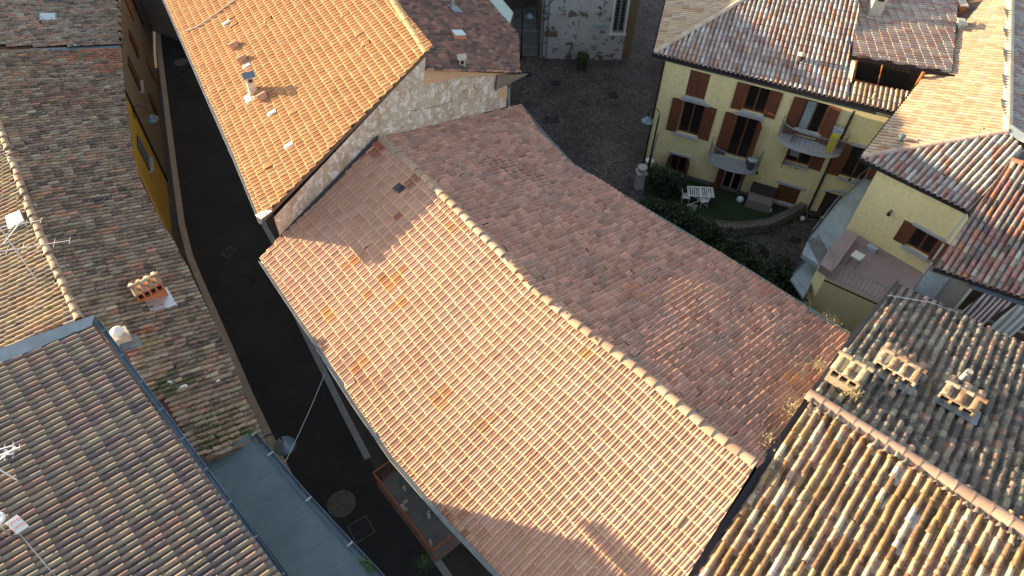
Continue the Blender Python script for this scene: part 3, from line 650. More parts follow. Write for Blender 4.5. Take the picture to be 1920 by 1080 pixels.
# brown back slope
BP = plane(gx(795, 131), gx(970, 134), at(735, 0, 10.95))
er = onp(BP, 973, 133); polyB = [onp(BP, 797, 131), onp(BP, 973, 134), onp(BP, 970, 68), onp(BP, 905, -10), onp(BP, 850, -60), onp(BP, 700, -60), onp(BP, 735, -4), onp(BP, 796, 96)]
ddB = onp(BP, 960, 90) - onp(BP, 800, 91)
tiles('roof_tiles', oh, BP, polyB, ddB, 'port', .20, .34, 't_brown', [(.22, .115, .09), (.17, .09, .075), (.26, .14, .11), (.11, .075, .065), (.30, .15, .11)], [4, 3, 3, 2, 1], clip=(0,), margin=.02, cut=[polyB[1] + nG * .3, polyB[1], polyB[2], polyB[3], polyB[4]], und=.02, jit=2.0, var=.16, label='shaded dark brown tile slope behind the ridge')
deck(oh, BP, polyB)
for k_, (qa, qb) in enumerate([((797, 132), (973, 135))]):
    a_, b_ = onp(BP, *qa) + nG * .05, onp(BP, *qb) + nG * .05
    caps('verge_tiles', oh, [a_ + [0, 0, .03], b_ + [0, 0, .03]], .09, .4, 't_pink_dirty', [(.36, .16, .11), (.13, .08, .08), (.40, .2, .13)], jit=1)
MB().slab([Lg(930, 139, .12), Lg(987, 137, .12), Lg(926, 168, .12)], nG, .05).build('barge_board', 'wall_brown', oh)
gutter(oh, [onp(BP, 974, 136) + [0, 0, -.05], onp(BP, 971, 70) + [0, 0, -.05], onp(BP, 906, -8) + [0, 0, -.05]], 'gutter_dark', -1, .9)
dp = gt[3] + nG * .0
MB().tube([(dp[0] + .1, dp[1] + .1, 7.4), (dp[0] + .1, dp[1] + .1, 0)], .05, 8).build('downpipe', 'copper', oh)
o = chimney_plain(oh, BP, 866, 124, .26, .26, .42, radians(15), 'chim_white', 'chim_white', .06, 'small white shrine-like chimney')
MB().tube([onp(BP, 848, 18), onp(BP, 848, 18) + [0, 0, 1.3]], .09, 10).build('flue_pipe', 'alu', oh)
MB().box(onp(BP, 852, 20) + BP[0] * .1, (.5, .7, .03), ax=(np.cross(ddB / np.linalg.norm(ddB), BP[0]), ddB / np.linalg.norm(ddB), BP[0])).build('flashing', 'lead', oh)
sk = [onp(BP, *q) + BP[0] * .16 for q in [(843, 62), (863, 62), (871, 72), (851, 73)]]
f = MB().slab([onp(BP, *q) + BP[0] * .15 for q in [(841, 61), (864, 61), (873, 78), (850, 78)]], BP[0], .12).build('skylight', 'brick', oh)
MB().slab([p + BP[0] * .02 for p in sk], BP[0], .02).build('pane', 'glass_sky', f)
def hatch(parent, pl, pxs, mat='glass_sky', fmat='offwhite', h_=.18, name='skylight', dd=None):
    q = [onp(pl, *a) for a in pxs]; c = sum(q) / 4; f_ = MB().slab([p + pl[0] * h_ for p in q], pl[0], h_ + .05).build(name, fmat, parent)
    MB().slab([c + (p - c) * .82 + pl[0] * (h_ + .015) for p in q], pl[0], .012).build('pane', mat, f_); return f_
# ================================================================ LEFT ROW OF HOUSES
R3 = plane(at(235, 170, 6.0), at(425, 660, 6.0), at(150, 600, 7.35))
R3b = plane(at(60, 400, 7.4), at(150, 600, 7.35), at(0, 640, 6.35))
lh = thing('old_row_house', 'long old house left of the alley under mottled grey-brown barrel tiles', 'house', (-15, 20, 0))
eL = [onp(R3, *q) for q in [(228, 96), (235, 180), (243, 240), (250, 300), (268, 352), (290, 400), (350, 500), (425, 660), (460, 750), (500, 835)]]
rt = [onp(R3, *q) for q in [(-60, 130), (0, 235), (30, 318), (60, 400), (90, 470), (120, 535), (150, 602)]]
dd3 = onp(R3, 240, 500) - onp(R3, 140, 522)
dd3 = onp(R3, 400, 640) - onp(R3, 220, 690)
dd3b = onp(R3, 220, 230) - onp(R3, 60, 245)
OLD = [(.31, .215, .15), (.26, .18, .125), (.37, .26, .18), (.33, .275, .20), (.19, .14, .105), (.42, .22, .14), (.11, .09, .075), (.42, .36, .25)]
OW = [4, 4, 3, 3, 3, 1.2, 1.5, 1]
q = lambda px, py: onp(R3, px, py)
pat3 = [(q(*a)[0], q(*a)[1], r, c, p_) for a, r, c, p_ in [((170, 115), 1.1, (.38, .16, .09), .45), ((210, 110), .8, (.42, .19, .11), .7), ((140, 190), 1.2, (.24, .14, .10), .4), ((330, 720), .6, (.10, .12, .04), .4), ((275, 650), .3, (.35, .26, .13), .8), ((265, 632), .25, (.42, .13, .07), .6)]]
top = [q(*a) for a in [(-60, 100), (110, 98), (228, 95)]]
# three fans of courses following the bend of the street
mid = [q(95, 475), q(262, 345)]
polyU = [top[0], top[2]] + eL[1:5] + [rt[4], rt[3], rt[2], rt[1], rt[0]]
tiles('roof_tiles', lh, R3, [top[0], top[2]] + eL[1:5] + rt[4::-1], dd3b, 'coppo', .205, .36, 't_old', OLD, OW, cut=eL, und=.03, jit=1.6, var=.16, patches=pat3)
polyD = [rt[4], eL[4]] + eL[5:] + [q(380, 862), q(300, 760), q(180, 600), rt[6], rt[5]]
tiles('roof_tiles', lh, R3, polyD, dd3, 'coppo', .205, .36, 't_old', OLD, OW, cut=eL, und=.03, jit=1.6, var=.16, patches=pat3)
deck(lh, R3, [top[0], top[2]] + eL[1:] + [q(380, 862), rt[6], rt[5], rt[4], rt[3], rt[2], rt[1], rt[0]])
qb = lambda px, py: onp(R3b, px, py)
polyBk = [qb(*a) for a in [(0, 235), (60, 400), (150, 602), (60, 640), (-60, 690), (-120, 500), (-120, 150)]]
ddbk = -(onp(R3b, 100, 480) - onp(R3b, 20, 520)); 
tiles('roof_tiles', lh, R3b, polyBk, ddbk, 'coppo', .205, .38, 't_old', [(.32, .26, .18), (.26, .21, .16), (.38, .29, .17), (.22, .19, .17), (.30, .18, .12)], [4, 3, 3, 2, 1], und=.03, jit=1.5, var=.15, label='back slope with low sun raking over its barrel tiles')
deck(lh, R3b, polyBk)
caps('ridge_tiles', lh, [p + [0, 0, .08] for p in rt], .15, .44, 't_cream', [(.44, .34, .25), (.48, .38, .28), (.38, .27, .20)], jit=1.4)
hatch(lh, R3b, [(22, 412), (48, 402), (56, 420), (28, 436)], 'offwhite', 'offwhite', .28, 'roof_hatch')
# slot: upper neighbour
nh = thing('north_row_house', 'old barrel-tiled house with two skylights at the top left corner of the photo', 'house', (-22, 38, 0))
polyN = [q(-60, 88), q(110, 92), q(226, 88), q(222, -5), q(216, -70), q(-120, -70)]
tiles('roof_tiles', nh, R3, polyN, onp(R3, 200, 40) - onp(R3, 40, 46), 'coppo', .205, .36, 't_old', [(.34, .25, .19), (.27, .21, .165), (.40, .28, .20), (.36, .33, .27), (.46, .22, .15), (.17, .135, .11)], [4, 3, 3, 3, 1.3, 1.5], und=.03, jit=1.6, var=.15, off=.07)
deck(nh, R3, polyN)
MB().slab([q(60, 94) + R3[0] * .09, q(226, 88) + R3[0] * .09, q(228, 97) + R3[0] * .06, q(60, 99) + R3[0] * .06], R3[0], .03).build('valley_flashing', 'lead', nh)
hatch(nh, R3, [(73, 30), (107, 30), (107, 45), (73, 45)], 'glass_sky', 'lead'); hatch(nh, R3, [(70, -8), (112, -8), (112, 6), (70, 6)], 'pale_green', 'lead')
gutter(nh, [q(227, 92) + [0, 0, -.03], q(222, -5) + [0, 0, -.03], q(216, -70) + [0, 0, -.03]], 'gutter_dark', -1, .7)
gutter(lh, [p + [0, 0, -.04] for p in eL[::-1][5:]], 'gutter_dark', -1, .7); gutter(lh, [p + [0, 0, -.04] for p in eL[::-1][:6]], 'lead', -1, .7)
# street wall, built along the foot line
foot = [g(*a) for a in [(278, -80), (285, 0), (288, 100), (297, 200), (303, 260), (310, 338), (320, 420)]]
def ez(p): return pz(R3, p[0], p[1]) - .12
def wallstrip(parent, name, pts, mat, ztop=6.4, z0=0.):
    mb = MB()
    for a, b in zip(pts[:-1], pts[1:]): mb.quad((a[0], a[1], z0), (b[0], b[1], z0), (b[0], b[1], ztop), (a[0], a[1], ztop))
    return mb.build(name, mat, parent)
eaveZ = 6.32
lo = [np.array([p[0] - .22, p[1], 0]) for p in [onp(R3, *a) for a in [(235, 170), (250, 300), (268, 352), (290, 400), (350, 500), (425, 660), (500, 835)]]]
WP = [g(285, -60), g(286, 20), g(288, 100), g(299, 225), g(311, 338)]
w1 = wallstrip(nh, 'street_wall', [WP[0], WP[1], WP[2] ], 'wall_brown', 5.6); w1['label'] = 'brown rendered wall over the alley'
w2 = wallstrip(lh, 'street_wall', [WP[2], WP[3], WP[4]], 'wall_stone', 5.6); w2['label'] = 'rubble stone wall with ochre patches'
yl = [WP[4] + [.05, -.05, 0], g(322, 440), np.array([lo[3][0] + .3, lo[3][1], 0]), lo[4], lo[5], lo[6]]
w3 = wallstrip(lh, 'street_wall', yl, 'wall_deep_yellow', 5.8); w3['label'] = 'deep yellow rendered wall'
wallstrip(lh, 'back_wall', [np.array([-24, 40, 0]), np.array([-30, 20, 0]), np.array([-24, 8, 0])], 'wall_brown', 5.)
MB().tube([WP[4] + [.1, -.05, 6.0], WP[4] + [.1, -.05, 0]], .06, 8).build('downpipe', 'gutter_dark', lh)
MB().tube([WP[2] + [.1, 0, 6.0], WP[2] + [.1, 0, 2.0]], .06, 8).build('downpipe', 'gutter_dark', nh)
def wall_window(parent, a, b, s, z, w_, h_, mat='wood_shut', name='window', out=.05, sill=True, shut=True):
    """shuttered opening on the wall from a to b (xy), at fraction metres s"""
    a = np.array(a[:2], float); b = np.array(b[:2], float); d = (b - a) / np.linalg.norm(b - a); n = np.array([d[1], -d[0]])
    if n[0] < 0: n = -n
    ax = (np.array([d[0], d[1], 0]), np.array([n[0], n[1], 0]), np.array([0, 0, 1.])); c = np.array([*(a + d * s), z + h_ / 2]) + ax[1] * out * .5
    f = MB().box(c, (w_, out, h_), ax=ax).build(name, 'glass', parent)
    m_ = MB()
    for k in (-1, 1): m_.box(c + ax[0] * k * w_ * .26 + ax[1] * .04, (w_ * .49, .04, h_ * .98), ax=ax)
    m_.build('shutter', mat, f)
    if sill: MB().box(c - [0, 0, h_ / 2 + .05] + ax[1] * .08, (w_ + .3, .22, .08), ax=ax).build('sill', 'sill', f)
    return f
for s, z in ((14, 3.3), (19, 3.4), (17, .8)): wall_window(nh, WP[1], WP[2], s, z, .8, 1.3, sill=False)
for s, z, m_ in ((2, 3.6, 'wood_orange'), (5.5, 3.2, 'wood_shut'), (3.4, .2, 'wood_orange'), (7.6, .4, 'wood_shut')): wall_window(lh, WP[2], WP[3], s, z, .8, 1.3, m_, sill=False)
wall_window(lh, WP[3], WP[4], 1.5, 3.3, .9, 1.6, 'wood_shut')
for s in (2.2,): wall_window(lh, yl[0], yl[1], s, 2.9, .9, 1.5, 'iron_grey')
# big tiled-top brick chimney on R3
def chim_tiled(parent, pl, px, py, w_, d_, h_, az, bmat, tmat, tcols, n_, cowl=True, label=None, tl=.42, tilt=.12, name='chimney', open_=True, ov=.06):
    b = onp(pl, px, py); u = np.array([cos(az), sin(az), 0]); v = np.array([-sin(az), cos(az), 0]); Z = np.array([0, 0, 1.])
    T = b + Z * h_; m_ = MB(); m_.box(b + Z * (h_ * .5 - .45), (w_, d_, h_ + .3), ax=(u, v, Z))
    for i in range(n_ + 1):
        s_ = (i / n_ - .5) * (w_ - .07)
        for k in (-1, 1): m_.box(T + u * s_ + v * k * (d_ / 2 - .05) - Z * .17, (.07, .1, .28), ax=(u, v, Z))
    m_.box(T - Z * .01, (w_ + .02, d_ + .02, .05), ax=(u, v, Z))
    o = m_.build(name, bmat, parent)
    if label: o['label'] = label
    MB().box(b + Z * (h_ - .17), (w_ - .14, d_ - .22, .27), ax=(u, v, Z)).build('flue', 'black', o)
    V = []; F = []; C = []; nn = 8; p = (w_ + 2 * ov) / n_
    for side in (-1, 1):
        for i in range(n_):
            cx = (i + .5) * p - (w_ + 2 * ov) / 2; base = len(V); r = p * .36; jz = RNG.normal(0, .01)
            for (yy, zz, r_) in ((0, tilt + .06, r * .85), (side * (d_ / 2 + .08), .04, r), (side * (d_ / 2 + .08), .03, r * .8)):
                for j in range(nn):
                    t = pi * j / (nn - 1); V.append(T + u * (cx + r_ * cos(t)) + v * yy + Z * (zz + r_ * .8 * sin(t) + jz))
            for a_ in range(2):
                for j in range(nn - 1): F.append((base + a_ * nn + j, base + a_ * nn + j + 1, base + (a_ + 1) * nn + j + 1, base + (a_ + 1) * nn + j))
            C += [np.array(tcols[RNG.integers(len(tcols))])] * (2 * (nn - 1))
    o2 = MB().add(V, F).build('cowl_tiles', tmat, o)
    at_ = o2.data.attributes.new('tcol', 'FLOAT_COLOR', 'FACE'); at_.data.foreach_set('color', np.hstack([np.array(C), np.ones((len(C), 1))]).astype(np.float32).ravel()); shade(o2, 40)
    if cowl:
        o3 = caps('cowl_ridge', o, [T - u * (w_ / 2 + ov) + Z * (tilt + .12), T + u * (w_ / 2 + ov) + Z * (tilt + .12)], .08, .4, tmat, tcols, jit=1.)
    return o
d_ = onp(R3, 300, 560) - onp(R3, 250, 572); az3 = atan2(d_[1], d_[0])
chim_tiled(lh, R3, 286, 556, .95, .5, .62, az3, 'brick', 't_cream', [(.45, .33, .22), (.35, .25, .17), (.5, .4, .28)], 4, label='orange brick chimney with a cowl of barrel tiles')
u3 = np.cross(dd3 / np.linalg.norm(dd3), R3[0]); MB().box(onp(R3, 298, 566) + R3[0] * .12, (1.0, .9, .03), ax=(u3, dd3 / np.linalg.norm(dd3), R3[0])).build('flashing', 'alu', lh)
o = chimney_plain(lh, R3, 232, 640, .5, .4, .35, az3, 'chim_white', 'chim_white', .03, 'low chimney with a round white metal cowl', False, 'slab')
T = onp(R3, 232, 640) + [0, 0, .38]; MB().lathe(T, [(.13, 0), (.13, .1), (.20, .12), (.20, .22), (.18, .24), (.03, .36)], 22).build('round_cowl', 'white', o)
MB().box(onp(R3, 243, 645) + R3[0] * .12, (.6, .6, .03), ax=(u3, dd3 / np.linalg.norm(dd3), R3[0])).build('flashing', 'lead', lh)
for a, sz, az_, lb in [((343, 731), (.28, .13, .10), .5, 'oblong white piece lying on the mossy tiles, largest of the white scraps'), ((318, 722), (.14, .1, .07), 0, 'small white scrap on the tiles left of the oblong white piece'), ((408, 720), (.14, .12, .05), 1, 'small bluish white scrap on the tiles nearer the alley gutter')]:
    m_ = MB(); c = onp(R3, *a) + R3[0] * .14
    m_.tube([c - np.array([cos(az_), sin(az_), 0]) * sz[0] / 2, c - np.array([cos(az_), sin(az_), 0]) * sz[0] / 4, c + np.array([cos(az_), sin(az_), 0]) * sz[0] / 4, c + np.array([cos(az_), sin(az_), 0]) * sz[0] / 2], [sz[1] * .3, sz[1] * .5, sz[1] * .5, sz[1] * .25], 8)
    tag(m_.build('white_scrap', 'white'), lb, 'scrap', 'white scraps on the mossy roof')
# moss on the shaded end of the roof
m_ = MB()
for i in range(900):
    t_, s_ = RNG.random(), RNG.random()
    px = 385 + (470 - 385) * t_ + RNG.normal(0, 6) - s_ * 35; py = 850 - 40 * t_ - s_ * s_ * 95
    c = onp(R3, px, py) + R3[0] * (.06 + .05 * RNG.random()); r_ = .02 + .03 * RNG.random(); V = [c + RNG.normal(0, r_, 3) for _ in range(4)]; m_.add(V, [(0, 1, 2), (0, 2, 3), (1, 2, 3)])
tag(m_.build('moss', 'leafmoss'), 'green moss growing on the tiles beside the grey flat roof', 'moss', kind='stuff')

# ---- grey flat roof + olive tiled house, bottom left
fz = 6.25
fh = thing('flat_roofed_house', 'low house by the alley under a blue-grey flat sheet roof', 'house', (-8, 9, 0))
fp = [at(*a, fz) for a in [(378, 862), (468, 812), (490, 838), (560, 922), (640, 1010), (705, 1080), (780, 1165), (610, 1180), (545, 1085)]]
FL = MB().slab(fp, (0, 0, 1), .2).build('flat_roof', 'lead_flat', fh)
sm = MB(); n8 = 6
lft = [fp[0] + (fp[8] - fp[0]) * t for t in np.linspace(.13, 1.1, n8)]; dir_ = (fp[1] - fp[0]) / np.linalg.norm(fp[1] - fp[0])
rpl = fp[1:7]; rl = np.cumsum([0] + [np.linalg.norm(rpl[i + 1] - rpl[i]) for i in range(5)])
for p in lft:
    best = min((abs(np.cross(dir_[:2], ((rpl[i] + (rpl[i + 1] - rpl[i]) * t_) - p)[:2])), i, t_) for i in range(5) for t_ in np.linspace(0, 1, 40)); qq = rpl[best[1]] + (rpl[best[1] + 1] - rpl[best[1]]) * best[2]
    sm.tube([p + [0, 0, .004], qq + [0, 0, .004]], .012, 4)
sm.build('sheet_seam', 'lead', fh)
MB().slab([fp[0] + [0, 0, .07], fp[1] + [0, 0, .07], fp[1] + np.array([.1, -.22, .07]), fp[0] + np.array([.1, -.22, .07])], (0, 0, 1), .06).build('edge_flashing', 'lead_flat', fh)
gutter(fh, [p + [0, 0, -.02] for p in fp[1:7]], 'lead', -1, 1.1)
for t in range(1, 6):
    p = fp[t] + (fp[t + 1] - fp[t]) * .2; d = fp[t + 1] - fp[t]; MB().box(p + [.05, .04, .04], (.2, .05, .04), atan2(-d[0], d[1])).build('gutter_clip', 'gutter_pale', fh)
ring_walls(MB(), [(p[0] - .1, p[1] - .1, fz - .2) for p in fp[1:7]] + [(fp[7][0], fp[7][1], fz - .2), (fp[0][0], fp[0][1], fz - .2)]).build('wall', 'wall_brown', fh)
m_ = MB()
for c0 in ((683, 1052), (694, 1066), (470, 813)):
    for i in range(70):
        c = at(*c0, fz + .05) + RNG.normal(0, .07, 3); m_.add([c + RNG.normal(0, .03, 3) for _ in range(3)], [(0, 1, 2)])
tag(m_.build('moss', 'leaf2'), 'tufts of green moss along the flat roof gutter', 'moss', kind='stuff')

gz = 9.7
E0, E1 = at(180, 600, gz), at(530, 1080, gz); ed = (E1 - E0) / np.linalg.norm(E1 - E0); nrm4 = np.array([ed[1], -ed[0], 0])
if nrm4[0] < 0: nrm4 = -nrm4
R4 = plane(E0, E1, E0 - nrm4 * 5 + [0, 0, 5 * .24])
ov = thing('olive_roofed_house', 'taller house at the bottom left corner with grey-olive barrel tiles and blue metal edging', 'house', (-12, 6, 0))
q4 = lambda px, py: onp(R4, px, py)
poly4 = [q4(172, 612), q4(365, 868), q4(522, 1076), q4(620, 1220), q4(-80, 1300), q4(-120, 730), q4(0, 684)]
bar4 = q4(300, 800) - q4(200, 846)
tiles('roof_tiles', ov, R4, poly4, -nrm4 * -1 + 0 * bar4, 'coppo', .187, .46, 't_olive', [(.31, .235, .17), (.26, .20, .155), (.22, .16, .145), (.28, .235, .175), (.17, .135, .135), (.29, .19, .15), (.23, .20, .165)], [4, 3, 3, 3, 2, 2.5, 2], tp=dict(wide=.37, hf=1.1), und=.008, jit=.5, var=.06, slip=.002, clip=(0, 1, 5), margin=0)
deck(ov, R4, poly4)
dnv = E1 - E0
MB().slab([q4(181, 596) + [0, 0, .16], q4(176, 617) + [0, 0, .16], q4(-40, 706) + [0, 0, .16], q4(-40, 676) + [0, 0, .16]], R4[0], .3).build('verge_flashing', 'lead', ov)
gutter(ov, [p + [0, 0, .02] for p in (E0 - nrm4 * .06, E1 - nrm4 * .06, E1 + ed * 6 - nrm4 * .06)], 'lead', -1, .85)
for t in np.linspace(.06, 1, 9): MB().box(E0 + (E1 - E0) * t + nrm4 * .0 + [0, 0, .07], (.15, .04, .03), atan2(nrm4[1], nrm4[0])).build('gutter_clip', 'lead', ov)
A_, B_ = E0 - nrm4 * .5 + ed * .1, E1 + ed * 6 - nrm4 * .5; C_ = A_ - nrm4 * 8; D_ = B_ - nrm4 * 8
mb = MB(); mb.quad((A_[0], A_[1], 0), (B_[0], B_[1], 0), (B_[0], B_[1], gz - .15), (A_[0], A_[1], gz - .15)); mb.quad((A_[0], A_[1], 0), (C_[0], C_[1], 0), (C_[0], C_[1], gz - .15 + 8 * .24), (A_[0], A_[1], gz - .15))
mb.build('wall', 'wall_grey', ov)
# aerials
def yagi(label, base, mast, booms, name='tv_aerial', grp='television aerials'):
    t = thing(name, label, 'aerial', base, grp); b = np.array(base, float); top_ = b + mast
    MB().tube([b - [0, 0, .1], top_], .022, 6).build('mast', 'alu', t)
    for (h_, dr, ln, els, el_l) in booms:
        dr = np.array(dr, float); dr /= np.linalg.norm(dr); c = b + np.array(mast) * h_; s_ = np.cross(dr, [0, 0, 1.]); s_ /= np.linalg.norm(s_) + 1e-9
        m_ = MB().tube([c - dr * ln * .3, c + dr * ln * .7], .014, 5)
        for i in range(els): 
            p = c + dr * ln * (-.3 + i / (els - 1)); l_ = el_l * (1 - .35 * i / els); m_.tube([p - s_ * l_ / 2, p + s_ * l_ / 2], .007, 4)
        m_.build('boom', 'alu', t)
    return t
pA = onp(R3b, 75, 535)
yagi('spindly television aerial over the sunlit back slope beside the cream ridge', pA, (-.9, 1.0, 1.9), [(.98, (1, .25, .05), 1.9, 5, .35), (.62, (1, .28, 0), 2.5, 6, .5), (.8, (.1, 1, 0), .9, 3, .3)])
pB = onp(R4, 52, 912)
yagi('dense bright television aerial at the left edge over the olive tiles', pB, (-.75, .25, 1.0), [(1., (1, .35, .1), 1.1, 7, .3), (.85, (1, .45, .15), 1.1, 8, .25), (.7, (.6, .8, .1), .8, 6, .3), (.95, (1, .2, -.05), 1.0, 7, .3)])
pC = onp(R4, 26, 1010)
t = thing('panel_aerial', 'white flat aerial panel with red lettering and a round white head', 'aerial', pC)
MB().tube([pC - [0, 0, .1], pC + [-.1, .1, .55]], .025, 8).build('mast', 'alu', t)
MB().tube([onp(R4, 42, 1012) + R4[0] * .3, onp(R4, 110, 1090) + R4[0] * .1], .012, 5).build('guy_wire', 'alu', t)
H1_ = pC + [-.12, .18, .62]; MB().lathe(H1_, [(.02, -.06), (.12, -.05), (.165, 0), (.165, .03), (.13, .05), (.12, .02), (.02, .02)], 24).build('round_head', 'white', t)
cc = onp(R4, 41, 1002) + R4[0] * .42; ux = onp(R4, 59, 1006) - onp(R4, 38, 986); ux /= np.linalg.norm(ux); vy = np.cross(R4[0], ux)
pn = MB().box(cc, (.42, .26, .035), ax=(ux, vy, R4[0])).build('panel', 'white', t)
def text3(body, size, c, ux_, vy_, n_, mat, parent, ext=.001, name='lettering'):
    cu = bpy.data.curves.new('txt', 'FONT'); cu.body = body; cu.size = size; cu.align_x = 'CENTER'; cu.align_y = 'CENTER'; cu.extrude = ext
    tmp = bpy.data.objects.new('tmp', cu); COL.objects.link(tmp); bpy.context.view_layer.update()
    me = bpy.data.meshes.new_from_object(tmp); bpy.data.objects.remove(tmp)
    V = [np.array(c) + np.array(ux_) * v.co.x + np.array(vy_) * v.co.y + np.array(n_) * v.co.z for v in me.vertices]; F = [tuple(p.vertices) for p in me.polygons]
    return MB().add(V, F).build(name, mat, parent)
text3('OFFEL', .105, cc + ux * .09 + R4[0] * .022, vy, -ux, R4[0], 'red_ink', pn); text3('OFFEL', .105, cc - ux * .08 + R4[0] * .022, vy, -ux, R4[0], 'red_ink', pn)

# plain unseen blocks, added to keep sun off the plaza and yellow facade
off = thing('north_sun_block', 'plain unseen blocks added out of view to keep the sun off the plaza', 'house', (-6, 56, 0))
MB().box((-9, 66, 5.5), (26, 24, 11), radians(-20)).box((-15, 48.5, 5.75), (17, 17, 11.5), radians(-27)).build('wall', 'wall_grey', off)
# ================================================================ LICHENED HOUSE, bottom right
zr = 9.2
rA, rB = at(1515, 745, zr), at(1925, 1004, zr); rd = (rB - rA) / np.linalg.norm(rB - rA); nR = np.array([rd[1], -rd[0], 0]); nR = nR if nR[0] < 0 else -nR   # towards the south-west
R6 = plane(rA, rB, rA + nR * 5 - [0, 0, 1.5]); R6n = plane(rA, rB, rA - nR * 5 - [0, 0, 1.4])
ph = thing('lichened_house', 'house at the bottom right with a sunlit cream slope and a dark lichened slope', 'house', (12, 10, 0))
v6 = onp(R6, 1415, 892); v6b = onp(R6, 1290, 1084); vd = (v6b - v6) / np.linalg.norm(v6b - v6)
poly6 = [rA, v6, v6b, v6b + vd * 2.5, v6b + vd * 2.5 + rd * 12, rB + rd * 4]
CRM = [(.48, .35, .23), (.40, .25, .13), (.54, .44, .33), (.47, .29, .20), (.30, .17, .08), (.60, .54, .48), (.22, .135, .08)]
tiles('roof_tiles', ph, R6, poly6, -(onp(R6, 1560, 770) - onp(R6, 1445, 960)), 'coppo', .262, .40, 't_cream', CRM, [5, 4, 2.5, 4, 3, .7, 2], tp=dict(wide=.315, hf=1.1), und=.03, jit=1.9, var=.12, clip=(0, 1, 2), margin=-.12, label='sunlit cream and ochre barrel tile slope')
deck(ph, R6, poly6, mat='wall_brown')
n1, n2, n3 = onp(R6n, 1680, 532), onp(R6n, 1925, 652), onp(R6n, 1590, 640)
poly6n = [rA, rB + rd * 4, n2 + rd * 4, n2, n1]
d6n = onp(R6n, 1640, 640) - onp(R6n, 1590, 760)
d6n = onp(R6n, 1800, 620) - onp(R6n, 1735, 870)
d6n = down_dir(R6n) * .985 + rd * -.0
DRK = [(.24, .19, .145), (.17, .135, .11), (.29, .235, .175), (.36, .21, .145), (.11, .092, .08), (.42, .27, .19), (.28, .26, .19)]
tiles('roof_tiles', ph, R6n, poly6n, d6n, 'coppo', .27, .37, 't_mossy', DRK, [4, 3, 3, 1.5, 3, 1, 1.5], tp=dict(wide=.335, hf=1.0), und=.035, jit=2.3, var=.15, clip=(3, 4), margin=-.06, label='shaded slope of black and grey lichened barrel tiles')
deck(ph, R6n, poly6n, mat='wall_brown')
caps('ridge_tiles', ph, [rA + [0, 0, .12] - rd * .08, rB + rd * 4 + [0, 0, .12]], .20, .46, 't_pink', [(.56, .34, .24), (.58, .37, .26)], jit=.15, flat=.75, tap=.98)
# verge flashing
vl = [n1 + [0, 0, .1], n3 + [0, 0, .1], rA + [0, 0, .12], v6 + [0, 0, .1], v6b + [0, 0, .1], v6b + vd * 2.5 + [0, 0, .1]]
MB().sweep(vl[:3], [(-.02, .05), (-.02, -.25), (-.04, -.25), (-.04, .07), (.10, .07), (.10, .05), (-.02, .05)], -1).build('verge_flashing', 'gutter_dark', ph)
MB().sweep(vl[2:], [(-.02, .0), (-.02, -.6), (-.05, -.6), (-.05, .02), (.16, -.03), (.16, -.05), (-.02, .0)], -1).build('verge_flashing', 'gutter_dark', ph)
gutter(ph, [n1 + [0, 0, -.04], n2 + [0, 0, -.04], n2 + rd * 4 + [0, 0, -.04]], 'gutter_dark', -1, .5)
ring_walls(MB(), [(p[0], p[1], p[2] - .2) for p in (v6b + vd * 2.4 + rd * .15, v6 + rd * .15, rA + rd * .15, n3 + rd * .15, n1 + [-.1, -.3, 0])] + [(n2[0] + 3, n2[1] - 1.5, 6.3), (n2[0] + 1, n2[1] - 10, 6.3)]).build('wall', 'wall_grey', ph)
# chimneys
azr = atan2(rd[1], rd[0]); TC = [(.44, .29, .20), (.38, .23, .15), (.48, .36, .27)]
chim_tiled(ph, R6n, 1574, 722, .85, .75, .9, azr, 'chim_moss', 't_cream', [(.44, .38, .27), (.38, .32, .21)], 3, tl=.5, tilt=.22, label='tall lichened chimney under gabled slabs at the verge', ov=.08)
chim_tiled(ph, R6n, 1676, 698, 1.25, .75, .45, azr, 'chim_white', 't_cream', TC, 4, label='low wide chimney with a row of four barrel tiles', tilt=.10)
chim_tiled(ph, R6n, 1790, 756, 1.05, .70, .45, azr, 'chim_moss', 't_cream', TC, 3, label='low chimney with broken barrel tiles and a clay pot', tilt=.10)
MB().lathe(onp(R6n, 1800, 716) + [0, 0, .1], [(.11, 0), (.09, .45), (.105, .46), (.105, .5), (.06, .5)], 14).build('clay_pot', 'chim_white', ph)
for a in ((1676, 716), (1790, 768)): MB().box(onp(R6n, *a) + R6n[0] * .13, (1.25, .8, .02), ax=(rd, np.cross(R6n[0], rd), R6n[0])).build('flashing', 'lead', ph)
MB().tube([onp(R6n, 1660, 560) + [0, 0, .2], onp(R6n, 1740, 572) + [0, 0, .16], onp(R6n, 1790, 590) + [0, 0, .15]], .012, 4).build('roof_cable', 'alu', ph)
def weeds(px, py, z, r, n_, mat, label, name='weed_tuft', gr='dry weeds rooted along the roof edges', cat='weed', up=.35):
    c = at(px, py, z); m_ = MB()
    for i in range(n_):
        b = c + np.array([*RNG.normal(0, r * .4, 2), 0]); t_ = b + np.array([*RNG.normal(0, r * .55, 2), abs(RNG.normal(up, .1))]); s_ = RNG.normal(0, .012, 3)
        m_.add([b, b + s_, t_], [(0, 1, 2)])
        for j in range(4):
            p = b + (t_ - b) * RNG.uniform(.4, 1.1); v1, v2 = RNG.normal(0, .02, 3), RNG.normal(0, .02, 3); m_.add([p, p + v1, p + v2], [(0, 1, 2)])
    return tag(m_.build(name, mat), label, cat, gr)
weeds(1545, 608, 6.45, .35, 110, 'dry', 'dry weed tuft at the eave corner of the pink roof above the hedge')
weeds(1558, 615, 6.4, .25, 70, 'dry', 'smaller dry weed tuft just outside the pink roof corner')
weeds(1532, 698, 7.3, .28, 120, 'dry', 'dry weed tuft between the pink roof and the tall lichened chimney')
